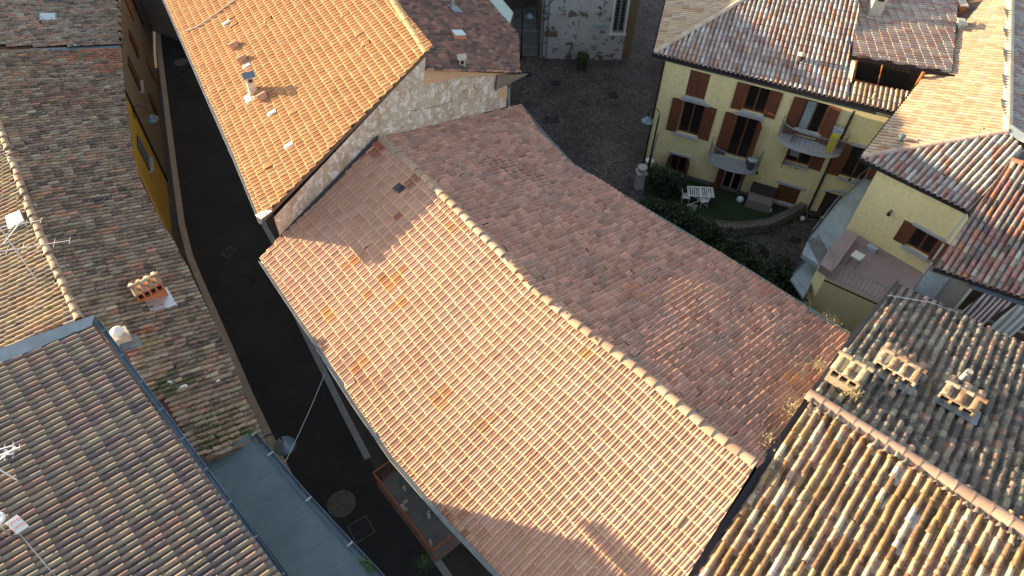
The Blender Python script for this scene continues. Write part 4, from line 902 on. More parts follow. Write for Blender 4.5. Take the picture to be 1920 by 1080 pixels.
weeds(1480, 778, 8.0, .35, 150, 'dry', 'dry weed tuft between the pink roof and the peach ridge end')
weeds(1440, 835, 8.5, .35, 60, 'dry', 'sparse dry weeds just above the lower end of the pink roof ridge')
weeds(1596, 742, 9.1, .22, 150, 'dry', 'matted dry weeds at the foot of the tall lichened chimney')
weeds(795, 1058, 5.2, .2, 60, 'leaf2', 'green weeds rooted in the pink roof eave beside the balcony')

# ================================================================ YELLOW THREE-STOREY HOUSE
fa, fb_ = at(1280, 332, 0), at(1460, 385, 0); fdir = (fb_ - fa) / np.linalg.norm(fb_ - fa); FP = vplane(fa, fb_)
fn = np.array([fdir[1], -fdir[0], 0])                       # outward, towards the garden
C1 = onp(FP, 1247, 118); C1[2] = 0; LEN = 11.6
SP = lambda px, py: (((onp(FP, px, py) - C1) @ fdir), onp(FP, px, py)[2])
F3 = lambda s, z, o=0.: C1 + fdir * s + fn * o + np.array([0, 0, z])
yh = thing('yellow_house', 'three-storey pale yellow house with brown shutters and two curved balconies', 'house', C1)
EZ = 6.95; WT = 6.72
ops = []
def opn(tl, br, zt=None, zb=None):
    s0, z1 = SP(*tl); s1, z0 = SP(*br); return [s0, s1, zb if zb is not None else z0, zt if zt is not None else z1]
W = {}
W['a1'] = opn((1297, 125), (1330, 161)); W['a2'] = opn((1407, 152), (1440, 192)); W['a3'] = opn((1516, 176), (1531, 222))
W['b1'] = opn((1281.5, 193), (1305, 255)); W['b2'] = opn((1381, 219), (1385, 288)); W['b3'] = opn((1492, 247), (1506, 309))
W['c1'] = opn((1258, 295), (1277, 329)); W['c2'] = opn((1360, 318), (1377, 358)); W['c3'] = opn((1460, 347), (1481, 382))
W['d2'] = opn((1606, 268), (1622, 330)); W['e3'] = opn((1543, 364), (1581, 400))
print({k: [round(v, 2) for v in x] for k, x in W.items()})
topA, botA = 6.35, 5.0
zt2, zb2 = 4.88, 2.98
W['a1'] = [W['a1'][0], W['a1'][0] + 1.0, 5.15, 6.62]; W['a2'] = [W['a2'][0], W['a2'][0] + 1.1, 5.15, 6.62]; W['a3'] = [W['a3'][0], W['a3'][0] + 1.1, 4.55, 6.62]
W['b1'] = [W['b1'][0], W['b1'][0] + 1.15, 2.85, 4.85]; W['b2'] = [W['b2'][0], W['b2'][0] + 1.15, 2.25, 4.85]; W['b3'] = [W['b3'][0], W['b3'][0] + 1.2, 2.9, 4.85]
W['c1'] = [W['c1'][0], W['c1'][0] + .9, .15, 1.4]; W['c2'] = [W['c2'][0], W['c2'][0] + 1.0, .0, 1.85]; W['c3'] = [W['c3'][0], W['c3'][0] + 1.15, .35, 1.45]
W['d2'] = [W['d2'][0] - .1, W['d2'][0] + 1.1, 2.9, 4.85]; W['e3'] = [W['e3'][0] + .1, W['e3'][0] + 1.6, .02, 1.75]
def wall_open(parent, name, P3, L0, L1, z0, z1, ops_, mat, depth=.2):
    ss = sorted(set([L0, L1] + [v for o_ in ops_ for v in o_[:2]])); zz = sorted(set([z0, z1] + [v for o_ in ops_ for v in o_[2:]])); mb = MB()
    for a, b in zip(ss[:-1], ss[1:]):
        for c, d in zip(zz[:-1], zz[1:]):
            if any(o_[0] - 1e-6 <= a and b <= o_[1] + 1e-6 and o_[2] - 1e-6 <= c and d <= o_[3] + 1e-6 for o_ in ops_): continue
            mb.quad(P3(a, c), P3(b, c), P3(b, d), P3(a, d))
    for a, b, c, d in ops_:
        mb.quad(P3(a, c), P3(a, d), P3(a, d, -depth), P3(a, c, -depth)); mb.quad(P3(b, c), P3(b, d), P3(b, d, -depth), P3(b, c, -depth))
        mb.quad(P3(a, c), P3(b, c), P3(b, c, -depth), P3(a, c, -depth)); mb.quad(P3(a, d), P3(b, d), P3(b, d, -depth), P3(a, d, -depth))
    return mb.build(name, mat, parent)
wall_open(yh, 'wall', F3, 0, LEN, -.02, WT, list(W.values()), 'wall_yellow')
AX = (fdir, fn, np.array([0, 0, 1.]))
def leafpanel(parent, hinge, ang, w_, h_, z, ax, P3, out=.03, mat='wood_shut', name='shutter', sgn=1):
    """louvred leaf hinged at hinge, swung ang from flat-on-wall"""
    d = ax[0] * cos(ang) * sgn + ax[1] * sin(ang); nn_ = np.cross(d, ax[2]); o_ = P3(hinge, z, out)
    m_ = MB(); c = o_ + d * w_ / 2 + [0, 0, h_ / 2]; A_ = (d, nn_, ax[2])
    for k in (-1, 1): m_.box(c + d * k * (w_ / 2 - .035), (.07, .045, h_), ax=A_); m_.box(c + [0, 0, k * (h_ / 2 - .035)], (w_ - .14, .045, .07), ax=A_)
    ns = max(3, int(h_ / .07))
    for i in range(ns): m_.box(c + [0, 0, -h_ / 2 + .07 + (i + .5) * (h_ - .14) / ns], (w_ - .14, .02, (h_ - .14) / ns * .8), ax=A_)
    m_.box(c, (w_ - .13, .008, h_ - .13), ax=A_)
    return m_.build(name, mat, parent)
def window(parent, o_, P3, ax, shut='open', name='window', sill=True, lintel=True, label=None, angs=(.06, .06), frame='wood_shut', depth=.2, leafs=(1, 1)):
    a, b, c, d = o_; w_ = b - a; h_ = d - c; m_ = MB(); mid = P3((a + b) / 2, (c + d) / 2, -depth + .03)
    for k in (-1, 1): m_.box(mid + ax[0] * k * (w_ / 2 - .04), (.08, .06, h_), ax=ax); m_.box(mid + [0, 0, k * (h_ / 2 - .04)], (w_ - .16, .06, .08), ax=ax)
    m_.box(mid, (.09, .055, h_ - .16), ax=ax); f = m_.build(name, frame, parent)
    if label: f['label'] = label
    MB().quad(P3(a, c, -depth + .02), P3(b, c, -depth + .02), P3(b, d, -depth + .02), P3(a, d, -depth + .02)).build('pane', 'glass', f)
    if sill: MB().box(P3((a + b) / 2, c - .05, .02), (w_ + .14, .34, .09), ax=ax).build('sill', 'sill', f)
    if lintel: MB().box(P3((a + b) / 2, d + .07, .02), (w_ + .36, .12, .13), ax=ax).build('lintel', 'sill', f)
    if shut == 'open':
        if leafs[0]: leafpanel(f, a, angs[0], w_ / 2, h_ + .02, c, ax, P3, sgn=-1)
        if leafs[1]: leafpanel(f, b, angs[1], w_ / 2, h_ + .02, c, ax, P3, sgn=1)
    elif shut == 'closed':
        leafpanel(f, a, 0, w_ / 2 - .01, h_ - .02, c + .01, ax, P3, out=-.02, sgn=1); leafpanel(f, b, 0, w_ / 2 - .01, h_ - .02, c + .01, ax, P3, out=-.02, sgn=-1)
    return f
window(yh, W['a1'], F3, AX, 'closed', lintel=False); window(yh, W['a2'], F3, AX, lintel=False); window(yh, W['a3'], F3, AX, lintel=False, sill=False, name='balcony_door', angs=(.1, .25))
window(yh, W['b1'], F3, AX); window(yh, W['b2'], F3, AX, name='balcony_door', sill=False, angs=(.08, 1.25)); window(yh, W['b3'], F3, AX, angs=(1.5, .06))
window(yh, W['c1'], F3, AX, angs=(1.4, 1.1)); window(yh, W['c2'], F3, AX, name='garden_door', sill=False, lintel=False, angs=(.9, 1.45), frame='sill'); window(yh, W['c3'], F3, AX, 'closed')
window(yh, W['d2'], F3, AX)
for k_ in ('a3', 'b3'):
    a, b, c, d = W[k_]; m_ = MB(); n_ = 10
    for i in range(n_): m_.quad(F3(a + .12 + i * .045, c + .3, -.16 + .02 * (i % 2)), F3(a + .165 + i * .045, c + .3, -.16 + .02 * ((i + 1) % 2)), F3(a + .165 + i * .045, d - .15, -.16 + .02 * ((i + 1) % 2)), F3(a + .12 + i * .045, d - .15, -.16 + .02 * (i % 2)))
    m_.build('curtain', 'conc_blue', yh)
a, b, c, d = W['e3']
df = MB().box(F3((a + b) / 2, (c + d) / 2, -.15), (b - a, .06, d - c), ax=AX).build('cellar_door', 'plast_dark', yh)
ar = MB(); P_ = [F3((a + b) / 2 - cos(pi * i / 10) * (b - a + .2) / 2, d - .02 + sin(pi * i / 10) * .28, .03) for i in range(11)]; ar.tube(P_, .07, 6); ar.build('door_arch', 'sill', df)
# plinth
MB().box(F3(LEN / 2 - 2, .12, .02), (5.5, .05, .24), ax=AX).build('plinth', 'stone_dark', yh)
# wall lamps
for (px, py) in [(1349, 333), (1411, 347), (1418, 348), (1420, 322), (1495, 311), (1594, 334)]:
    s_, z_ = SP(px, py); m_ = MB().lathe(F3(s_, z_ - .1, .12), [(.02, 0), (.06, .03), (.06, .14), (.02, .18)], 8); m_.box(F3(s_, z_ + .04, .05), (.04, .1, .04), ax=AX); m_.build('wall_lamp', 'black', yh)
# balconies
def balcony(o_, half, dep, z, parent, off=0):
    s0 = (o_[0] + o_[1]) / 2 + off; n_ = 22; P_ = [F3(s0 - cos(pi * i / n_) * half, z, .02 + dep * sin(pi * i / n_) ** .62) for i in range(n_ + 1)]
    f = MB().slab(P_, (0, 0, 1), .13).build('balcony', 'sill', parent)
    m_ = MB(); m_.tube([p + [0, 0, .95] for p in P_], .022, 6); m_.tube([p + [0, 0, .08] for p in P_], .014, 4)
    for i in range(n_):
        for k in range(2):
            p = P_[i] + (P_[i + 1] - P_[i]) * k / 2; m_.tube([p + [0, 0, .08], p + [0, 0, .95]], .009, 4, False)
    m_.build('railing', 'iron_grey', f)
    m_ = MB(); 
    for i in range(1, 14): 
        s_ = s0 - half + i * half * 2 / 14; m_.box(F3(s_, z + .006, dep * .45), (.012, dep * .85, .008), ax=AX)
    m_.build('floor_seam', 'iron_grey', f); return f
balcony(W['b2'], 1.32, 1.0, 2.2, yh, -.05); balcony(W['a3'], 1.55, 1.0, 4.5, yh, .35)
def pot(c, r, h, mat, label, name='plant_pot', cat='pot', gr=None):
    return tag(MB().lathe(c, [(r * .75, 0), (r, h * .9), (r * 1.08, h * .9), (r * 1.08, h), (r * .85, h), (r * .8, h * .8)], 16).build(name, mat), label, cat, gr)
t = thing('bin', 'dark bin with a pale lid on the lower curved balcony', 'bin', F3(W['b2'][1] + .3, 2.21, .5))
MB().lathe(F3(W['b2'][1] + .3, 2.21, .5), [(.15, 0), (.2, .5), (.216, .5), (.216, .56)], 16).build('body', 'plast_dark', t)
MB().lathe(F3(W['b2'][1] + .3, 2.78, .5), [(.24, 0), (.25, .05), (.2, .09), (.02, .1)], 18).build('bin_lid', 'ballw', t)
yc = F3(W['a3'][1] + .75, 4.52, .45)
t = thing('clothes_stand', 'yellow covered stand with a pale box on top on the upper curved balcony', 'stand', yc)
MB().box(yc + [0, 0, .55], (.35, .35, 1.1), ax=AX).build('cover', 'yellow_cloth', t); MB().box(yc + [0, 0, 1.2], (.45, .3, .2), ax=AX).build('box', 'conc_blue', t)
# downpipe
s_, _ = SP(1605, 200); MB().tube([F3(s_, 6.75, .25), F3(s_, 6.5, .09), F3(s_, .1, .09)], .06, 8).build('downpipe', 'gutter_dark', yh)
MB().tube([F3(-.04, 6.7, .06), F3(-.04, .1, .06)], .05, 8).build('downpipe', 'gutter_dark', yh)
# side and back walls
W1 = at(1250, 0, EZ); sdv = W1 - at(1226, 103, EZ); sdv[2] = 0; sdv /= np.linalg.norm(sdv)
b1, b2 = F3(0, 0), F3(LEN, 0); mb = MB()
for (p, q_) in ((b1, b1 + sdv * 12), (b2, b2 - fn * 12)): mb.quad((p[0], p[1], 0), (q_[0], q_[1], 0), (q_[0], q_[1], WT), (p[0], p[1], WT))
mb.build('side_wall', 'wall_yellow', yh)
# roof planes
hA = at(1226, 103, EZ); hB = at(1589, 193, EZ); T_ = at(1398, 0, 8.2)
HS = plane(hA, hB, T_); HW = plane(hA, W1, T_)
hs = lambda px, py: onp(HS, px, py); hw = lambda px, py: onp(HW, px, py)
barS = hs(1330, 128) - hs(1365, 20)
polyHS = [hs(1226, 103), hs(1590, 193), hs(1600, 106), hs(1613, -20), hs(1620, -75), hs(1500, -75), hs(1398, 0)]
BRW = [(.42, .34, .30), (.36, .27, .24), (.50, .47, .46), (.42, .23, .15), (.32, .22, .19), (.52, .43, .37), (.45, .38, .34)]
tiles('roof_tiles', yh, HS, polyHS, barS, 'coppo', .225, .40, 't_mix', BRW, [4, 3, 3, 2.2, 2, 2, 3], und=.01, jit=.7, var=.10, clip=(0, 1, 2, 6), margin=-.02, label='front slope of toned barrel tiles with bright ridges')
deck(yh, HS, polyHS)
polyS2 = [hs(1592, 192), hs(1690, 215), hs(1716, 178), hs(1598, 156)]
tiles('roof_tiles', yh, HS, polyS2, barS, 'coppo', .225, .40, 't_mix', [(.50, .36, .22), (.46, .38, .3), (.40, .26, .17)], [3, 3, 2], und=.01, jit=.6, var=.08, clip=(0, 1, 2, 3), label='narrow strip of tiles under the dormer')
deck(yh, HS, polyS2)
polyHW = [hw(1226, 103), hw(1398, 0), hw(1500, -75), hw(1268, -75), hw(1250, 0)]
tiles('roof_tiles', yh, HW, polyHW, hw(1260, 30) - hw(1360, 18), 'coppo', .215, .40, 't_mix', [(.58, .44, .30), (.54, .38, .24), (.60, .49, .36), (.50, .30, .18)], [4, 3, 3, 1.2], und=.01, jit=.7, var=.07, clip=(0, 3, 4), label='side slope glowing in low sun')
deck(yh, HW, polyHW)
hp = [hs(1226, 102) + [0, 0, .11], hs(1398, 0) + [0, 0, .11], hs(1500, -75) + [0, 0, .11]]
caps('hip_tiles', yh, hp, .14, .42, 't_mix', [(.56, .46, .36), (.52, .40, .30)], jit=.3, tap=.97)
gutter(yh, [hA + [-.05, 0, 0], hB, at(1690, 216, EZ)], 'gutter_dark', 1, .8); gutter(yh, [hA + [0, .05, 0], W1, W1 + sdv * 5], 'gutter_dark', -1, .7)
vv = hs(1498, 118); MB().lathe(vv + [0, 0, 0], [(.12, 0), (.12, .25), (.17, .26), (.17, .42), (.1, .46)], 10).build('roof_vent', 'plast_dark', yh)
MB().lathe(vv + [.0, 0, .44], [(.17, 0), (.14, .08), (.03, .1)], 10).build('vent_cap', 'chim_white', yh)

# ================================================================ SMALL YELLOW HOUSE with the terrace
sz = 7.1; c0, c2 = at(1613, 299, sz), at(1815, 398, sz); ap = at(1887, 250, 8.65); rf = at(1893, 0, 8.65)
S1 = plane(c0, ap, rf); S2 = plane(c0, c2, ap); s1 = lambda px, py: onp(S1, px, py); s2 = lambda px, py: onp(S2, px, py)
th = thing('terrace_house', 'smaller pale yellow house with a hipped barrel tile roof above a pinkish terrace', 'house', (17, 24, 0))
rdh = (rf - ap) / np.linalg.norm(rf - ap)
poly1 = [s1(1613, 299), s1(1735, 142), s1(1780, 137), s1(1786, -10), s1(1786, -75), s1(1896, -75), s1(1893, 0), s1(1887, 250)]
CR1 = [(.50, .37, .25), (.46, .31, .20), (.54, .43, .31), (.46, .28, .18), (.42, .33, .26)]
bar1 = s1(1700, 205) - s1(1850, 222)
tiles('roof_tiles', th, S1, poly1, bar1, 'coppo', .22, .42, 't_mix', CR1, [4, 3, 3, 1.5, 2], und=.01, jit=.6, var=.07, clip=(0, 6, 7), label='side slope of cream barrel tiles')
deck(th, S1, poly1)
poly2 = [s2(1613, 299), s2(1887, 250), s2(1917, 283), s2(1815, 398)]
TN = [(.36, .33, .31), (.42, .39, .37), (.40, .27, .23), (.46, .45, .44), (.36, .19, .15), (.32, .24, .22)]
tiles('roof_tiles', th, S2, poly2, s2(1690, 335) - s2(1760, 260), 'coppo', .235, .40, 't_mix', TN, [4, 3, 3, 2, 1.2, 2], und=.01, jit=.7, var=.09, clip=(0, 1, 2, 3), label='shaded end slope of grey and rose barrel tiles')
deck(th, S2, poly2)
caps('hip_tiles', th, [s1(1615, 297) + [0, 0, .10], s1(1887, 250) + [0, 0, .10]], .13, .44, 't_mix', [(.50, .38, .30), (.46, .34, .27)], jit=.3, tap=.97)
caps('ridge_tiles', th, [ap + [0, 0, .07], rf + rdh * 5 + [0, 0, .07]], .19, .46, 't_mix', [(.60, .49, .36), (.62, .52, .40)], jit=.2, tap=.98)
MB().slab([s2(1880, 250) + [0, 0, .17], s2(1892, 240) + [0, 0, .17], s2(1925, 262) + [0, 0, .17], s2(1922, 275) + [0, 0, .17], s2(1895, 262) + [0, 0, .17]], (0, 0, 1), .05).build('mortar_cap', 'conc_blue', th)
# far east slope of the same roof
S3 = plane(ap, rf, ap + np.cross(rdh, [0, 0, 1.]) * 5 * (1 if np.cross(rdh, [0, 0, 1.])[0] > 0 else -1) - [0, 0, 1.8]); s3 = lambda px, py: onp(S3, px, py)
poly3 = [ap, s3(1925, 275), s3(1990, 280), s3(1990, -75), rf + rdh * 5]
tiles('roof_tiles', th, S3, poly3, s3(1915, 110) - s3(1896, 100), 'coppo', .22, .40, 't_mix', TN, [4, 3, 3, 1, 1.5, 3], und=.01, jit=.7, var=.1, clip=(0,), label='far slope in shade beyond the ridge')
deck(th, S3, poly3)
# dormer roof
D_ = plane(at(1597, 106, 8.0), at(1604, 0, 8.0), at(1787, 139, 8.14)); dq = lambda px, py: onp(D_, px, py)
polyDm = [dq(1597, 106), dq(1604, 0), dq(1608, -75), dq(1802, -75), dq(1795, 0), dq(1788, 139)]
barD = dq(1620, 60) - dq(1880, 76)
tiles('roof_tiles', th, D_, polyDm, barD, 'coppo', .215, .40, 't_mix', [(.44, .34, .29), (.50, .42, .36), (.46, .27, .21), (.40, .30, .26), (.54, .43, .33)], [4, 3, 3, 3, 2], und=.01, jit=.5, var=.08, clip=(0, 3, 4, 5), label='raised dormer slope of rose and grey barrel tiles')
deck(th, D_, polyDm, .1)
dn_ = dq(1790, 139) - dq(1597, 106); dn_ /= np.linalg.norm(dn_)
gutter(th, [dq(1606, -75), dq(1604, 0), dq(1597, 106)], 'gutter_dark', 1, .7)
gutter(th, [dq(1596, 108) + [0, 0, .0], dq(1790, 142) + [0, 0, 0]], 'gutter_dark', 1, .8)
# loggia behind the dormer edge
lz = lambda px, py, z: at(px, py, z)
Lp = vplane(dq(1612, 112), dq(1722, 133)); lp = lambda px, py: onp(Lp, px, py)
g_ = MB(); g_.quad(lp(1604, 112), lp(1600, 148), lp(1702, 175), lp(1735, 134)); g_.build('loggia_glazing', 'glass', th)
w__ = MB(); w__.tube([lp(1602, 150) + fn * .05, lp(1706, 177) + fn * .05], .08, 6); w__.tube([lp(1606, 112) + fn * .05, lp(1599, 152) + fn * .05], .07, 6); w__.tube([lp(1732, 134) + fn * .05, lp(1708, 178) + fn * .05], .07, 6); w__.tube([lp(1655, 121) + fn * .04, lp(1645, 160) + fn * .04], .035, 6)
w__.build('loggia_frame', 'wood_orange', th)
MB().slab([lp(1600, 152) + fn * .02, lp(1710, 178) + fn * .02, lp(1700, 184) + fn * .4, lp(1592, 158) + fn * .4], (0, 0, 1), .05).build('flashing', 'lead', th)
MB().quad(hs(1588, 150) + [0, 0, .12], hs(1594, 160) + [0, 0, .12], dq(1606, 112) + [0, 0, -.1], dq(1600, 108) + [0, 0, -.1]).build('loggia_cheek', 'chim_white', th)
gutter(th, [s1(1735, 142), s1(1613, 299) + [0, 0, .0]], 'gutter_dark', 1, .7); gutter(th, [c0 + [0, 0, 0], c2], 'gutter_dark', 1, .8)
MB().slab([s2(1815, 399) + [0, 0, .06], s2(1918, 284) + [0, 0, .06], s2(1932, 292) + [0, 0, -.3], s2(1828, 408) + [0, 0, -.3]], (0, 0, 1), .1).build('verge_board', 'gutter_dark', th)
chimney_plain(th, D_, 1636, 30, .6, .5, 1.15, radians(-8), 'chim_white', 'chim_white', .05, 'square white chimney casting a long shadow', True, 'slab')
for a in ((1802, 15), (1800, 50)):
    c = dq(*a); chimney_plain(th, D_, a[0], a[1], .28, .55, .22, radians(-8), 'brick' if a[1] < 40 else 'chim_white', 't_cream' if False else 'chim_white', .04, None, False, 'slab', 'roof_vent')
v_ = s1(1684, 270); MB().lathe(v_, [(.09, 0), (.09, .4), (.13, .41), (.13, .47), (.03, .5)], 12).build('roof_vent', 'lead', th)
# facade of the terrace house
tz = 3.35
ha, hb = at(1587, 428, tz), at(1727, 510, tz); hdir = (hb - ha) / np.linalg.norm(hb - ha); hn = np.array([hdir[1], -hdir[0], 0]); HAX = (hdir, hn, np.array([0, 0, 1.])); HL = np.linalg.norm(hb - ha)
HP = vplane(ha, hb); ha0 = np.array([ha[0], ha[1], 0]); H3 = lambda s, z, o=0.: ha0 + hdir * s + hn * o + np.array([0, 0, z])
hsz = lambda px, py: ((onp(HP, px, py) - ha0) @ hdir, onp(HP, px, py)[2])
w1_ = hsz(1719, 424)[0]; wz1 = hsz(1719, 424)[1]; w2_, wz0 = hsz(1730, 478)
HL2 = hsz(1808, 400)[0] + .0
print('h2', HL, HL2, w1_, wz1, w2_, wz0)
wo = [w1_, w1_ + 1.05, wz0, wz1]
wall_open(th, 'wall', H3, 0, HL2, -.02, 7.0, [wo], 'wall_yellow'); window(th, wo, H3, HAX)
# white verge of the wall and side walls
MB().box(H3(HL2 + .04, 3.5, .0), (.09, .12, 7.), ax=HAX).build('corner_trim', 'offwhite', th)
mb = MB()
for p, q_ in ((H3(0, 0), H3(0, 0) - hn * 7), (H3(HL2, 0), H3(HL2, 0) - hn * 7)): mb.quad((p[0], p[1], 0), (q_[0], q_[1], 0), (q_[0], q_[1], 6.95), (p[0], p[1], 6.95))
mb.build('side_wall', 'wall_yellow', th)
s_, z_ = hsz(1670, 398); m_ = MB().lathe(H3(s_, z_ - .1, .16), [(.02, 0), (.08, .03), (.07, .16), (.02, .2)], 8); m_.box(H3(s_, z_ + .1, .08), (.05, .18, .06), ax=HAX); m_.build('wall_lamp', 'black', th)
# terrace block
tp = [at(*a, tz) for a in [(1587, 428), (1727, 510), (1790, 560), (1760, 640), (1655, 570), (1547, 521), (1536, 497)]]
tb = MB().slab(tp, (0, 0, 1), tz).build('terrace_block', 'wall_yellow', th)
MB().slab([p + [0, 0, .01] for p in tp], (0, 0, 1), .012).build('terrace_paving', 'terr', th)
# blue-white walkway slab along the left
wz = 3.2; wpth = [at(*a, wz) for a in [(1587, 428), (1536, 497), (1504, 476), (1514, 452), (1570, 380), (1632, 322), (1660, 330)]]
MB().slab(wpth, (0, 0, 1), .25).build('walkway', 'conc_blue', th)
MB().slab([p + [0, 0, .012] for p in (at(1514, 452, wz), at(1536, 497, wz), at(1552, 470, wz), at(1535, 440, wz))], (0, 0, 1), .01).build('dirty_patch', 'conc', th)
ml = MB(); rail(ml, [at(1632, 322, wz), at(1570, 380, wz), at(1514, 452, wz)], .75, 1.2, .015, .022, .05)
ml.build('railing', 'iron_grey', th)
ml = MB(); rail(ml, [at(1512, 462, wz), at(1545, 478, wz), at(1556, 500, tz), at(1552, 524, tz)], .6, .16, .008, .018, .05); ml.build('railing', 'iron_grey', th)
# raised bench-like parapet
pz_ = [at(*a, tz + .4) for a in [(1587, 428), (1610, 441), (1575, 490), (1560, 510), (1538, 496), (1553, 470)]]
MB().slab(pz_, (0, 0, 1), .4).build('terrace_parapet', 'terr', th)
ml = MB(); rail(ml, [at(1556, 522, tz), at(1600, 540, tz), at(1655, 566, tz), at(1700, 590, tz)], .85, .18, .009, .02, .06); ml.build('railing', 'iron_grey', th)
gutter(th, [at(1547, 521, tz - .15), at(1655, 570, tz - .15), at(1700, 592, tz - .15)], 'gutter_dark', 1, 1.1)
MB().tube([at(1566, 535, tz - .4), at(1566, 535, tz - .4) * [1, 1, 0]], .05, 8).build('downpipe', 'gutter_dark', th)
c = at(1633, 469, tz); MB().box(c + [0, 0, .12], (.45, .25, .22), ax=HAX).build('step_box', 'conc_blue', th)
c = at(1598, 497, tz); t = thing('patio_table', 'small square pale table on the pinkish terrace behind the railing', 'table', c)
MB().box(c + [0, 0, .62], (.45, .45, .05), ax=HAX).build('table_top', 'offwhite', t)
for sx in (-1, 1):
    for sy in (-1, 1): MB().box(c + HAX[0] * sx * .18 + HAX[1] * sy * .18 + [0, 0, .3], (.04, .04, .6), ax=HAX).build('leg', 'iron_grey', t)
# lower glazed canopy
cz = 2.3; MB().slab([at(*a, cz) for a in [(1512, 488), (1537, 502), (1506, 560), (1482, 524)]], (0, 0, 1), .06).build('canopy', 'conc_blue', th)
ml = MB(); rail(ml, [at(1512, 486, cz), at(1482, 524, cz), at(1506, 560, cz)], .4, .8, .012, .018, .05); ml.build('canopy_railing', 'iron_grey', th)

# ================================================================ RED-TILED HOUSE with the veranda, right edge
rz_ = 6.7; ra, rb2 = at(1750, 504, rz_), at(1930, 563, rz_); rt2 = at(1893, 305, 8.6)
R7 = plane(ra, rb2, rt2); r7 = lambda px, py: onp(R7, px, py)
rh = thing('red_tiled_house', 'house at the right edge with mixed red barrel tiles over a veranda', 'house', (18, 17, 0))
poly7 = [r7(1750, 504), r7(1895, 300), r7(1990, 340), r7(1990, 585)]
REDS = [(.36, .18, .15), (.32, .15, .12), (.40, .24, .21), (.24, .21, .19), (.36, .33, .27), (.40, .18, .10), (.13, .11, .10), (.28, .18, .155), (.44, .43, .39)]
tiles('roof_tiles', rh, R7, poly7, r7(1770, 505) - r7(1890, 320), 'coppo', .225, .38, 't_red', REDS, [4, 3, 3, 3, 2, 1.5, 2, 3, 1], und=.02, jit=1.2, var=.1, clip=(0, 1, 3), margin=0)
deck(rh, R7, poly7)
caps('ridge_tiles', rh, [r7(1893, 302) + [0, 0, .1], r7(1990, 342) + [0, 0, .1]], .13, .42, 't_orange', [(.52, .22, .13)], jit=.4)
gutter(rh, [ra, rb2 + (rb2 - ra) * .3], 'gutter_dark', 1, .7)
vdv = (rb2 - ra) / np.linalg.norm(rb2 - ra); vn = np.array([vdv[1], -vdv[0], 0]); VAX = (vdv, vn, np.array([0, 0, 1.])); v0 = np.array([ra[0], ra[1], 0]) - vn * .25
V3 = lambda s, z, o=0.: v0 + vdv * s + vn * o + np.array([0, 0, z]); VP_ = vplane(v0, v0 + vdv); vsz = lambda px, py: ((onp(VP_, px, py) - v0) @ vdv, onp(VP_, px, py)[2])
vo = [vsz(1818, 545)[0], vsz(1818, 545)[0] + 5.2, 4.0, 6.35]
wall_open(rh, 'wall', V3, -.1, 8, 0, 6.6, [vo], 'wall_grey', .5)
MB().quad(V3(.1, 0, -.6), V3(9, 0, -.6), V3(9, 6.6, -.6), V3(.1, 6.6, -.6)).build('inner_wall', 'wall_brown', rh)
pp = [V3(vsz(1741, 507)[0], 6.3, .03), V3(vsz(1779, 522)[0], 6.3, .03)]; MB().box((pp[0] + pp[1]) / 2 - [0, 0, 1.3], (np.linalg.norm(pp[1] - pp[0]), .05, 2.6), ax=VAX).build('white_panel', 'conc_blue', rh)
MB().box(V3((vo[0] + vo[1]) / 2, 6.42, .1), (vo[1] - vo[0] + .3, .25, .18), ax=VAX).build('veranda_beam', 'lead', rh)
m_ = MB()
for i in range(4): m_.box(V3(vo[0] + i * (vo[1] - vo[0]) / 3, 5.2, .0), (.09, .09, 2.3), ax=VAX)
for z_ in (4.05, 4.9): m_.box(V3((vo[0] + vo[1]) / 2, z_, .003), (vo[1] - vo[0], .08, .08), ax=VAX)
m_.build('veranda_frame', 'offwhite', rh)
def awning(s0, s1_, z0, z1, mat, label, sag=.25, out=.35):
    V = []; F = []; n_, k_ = 16, 10
    for i in range(n_ + 1):
        for j in range(k_ + 1):
            t_ = j / k_; u_ = i / n_; V.append(V3(s0 + (s1_ - s0) * u_ - .5 * t_, z1 + (z0 - z1) * t_, .08 + out * t_ + .05 * sin(u_ * 9 + t_ * 2) - sag * sin(pi * t_) * .3))
    for i in range(n_):
        for j in range(k_): F.append((i * (k_ + 1) + j, (i + 1) * (k_ + 1) + j, (i + 1) * (k_ + 1) + j + 1, i * (k_ + 1) + j + 1))
    o_ = MB().add(V, F).build('awning', mat); md = o_.modifiers.new('s', 'SOLIDIFY'); md.thickness = .006; tag(o_, label, 'awning', 'striped awnings on the veranda'); return o_
awning(vsz(1840, 555)[0], vsz(1892, 575)[0], 4.3, 6.25, 'stripe_r', 'red and white striped awning hanging across the veranda of the red-tiled house')
awning(vsz(1899, 578)[0], vsz(1950, 590)[0], 3.9, 6.25, 'stripe_w', 'white awning bunched up at the right edge of the photo below the red tiles', .6, .6)
pot(V3(vsz(1795, 560)[0], 4.3, .4), .12, .3, 'brick', 'brown pot by the veranda post left of the red and white awning')

# ================================================================ PEELING HOUSE, top
ka, kb = at(1012, 109, 0), at(1172, 112, 0); kd = (kb - ka) / np.linalg.norm(kb - ka); kn = np.array([kd[1], -kd[0], 0]); KAX = (kd, kn, np.array([0, 0, 1.])); KP = vplane(ka, kb)
K3 = lambda s, z, o=0.: ka + kd * s + kn * o + np.array([0, 0, z]); ksz = lambda px, py: ((onp(KP, px, py) - ka) @ kd, onp(KP, px, py)[2])
kh = thing('peeling_house', 'house at the top with flaking white and brown plaster and one tall barred window', 'house', ka)
KL = np.linalg.norm(kb - ka); ws0, wz0_ = ksz(1144, 61); ws1, _ = ksz(1168, 61); ko = [ws0 + .08, ws1 + .05, wz0_, wz0_ + 2.6]
wall_open(kh, 'wall', K3, 0, KL - .25, -.02, 9, [ko], 'wall_white', .15)
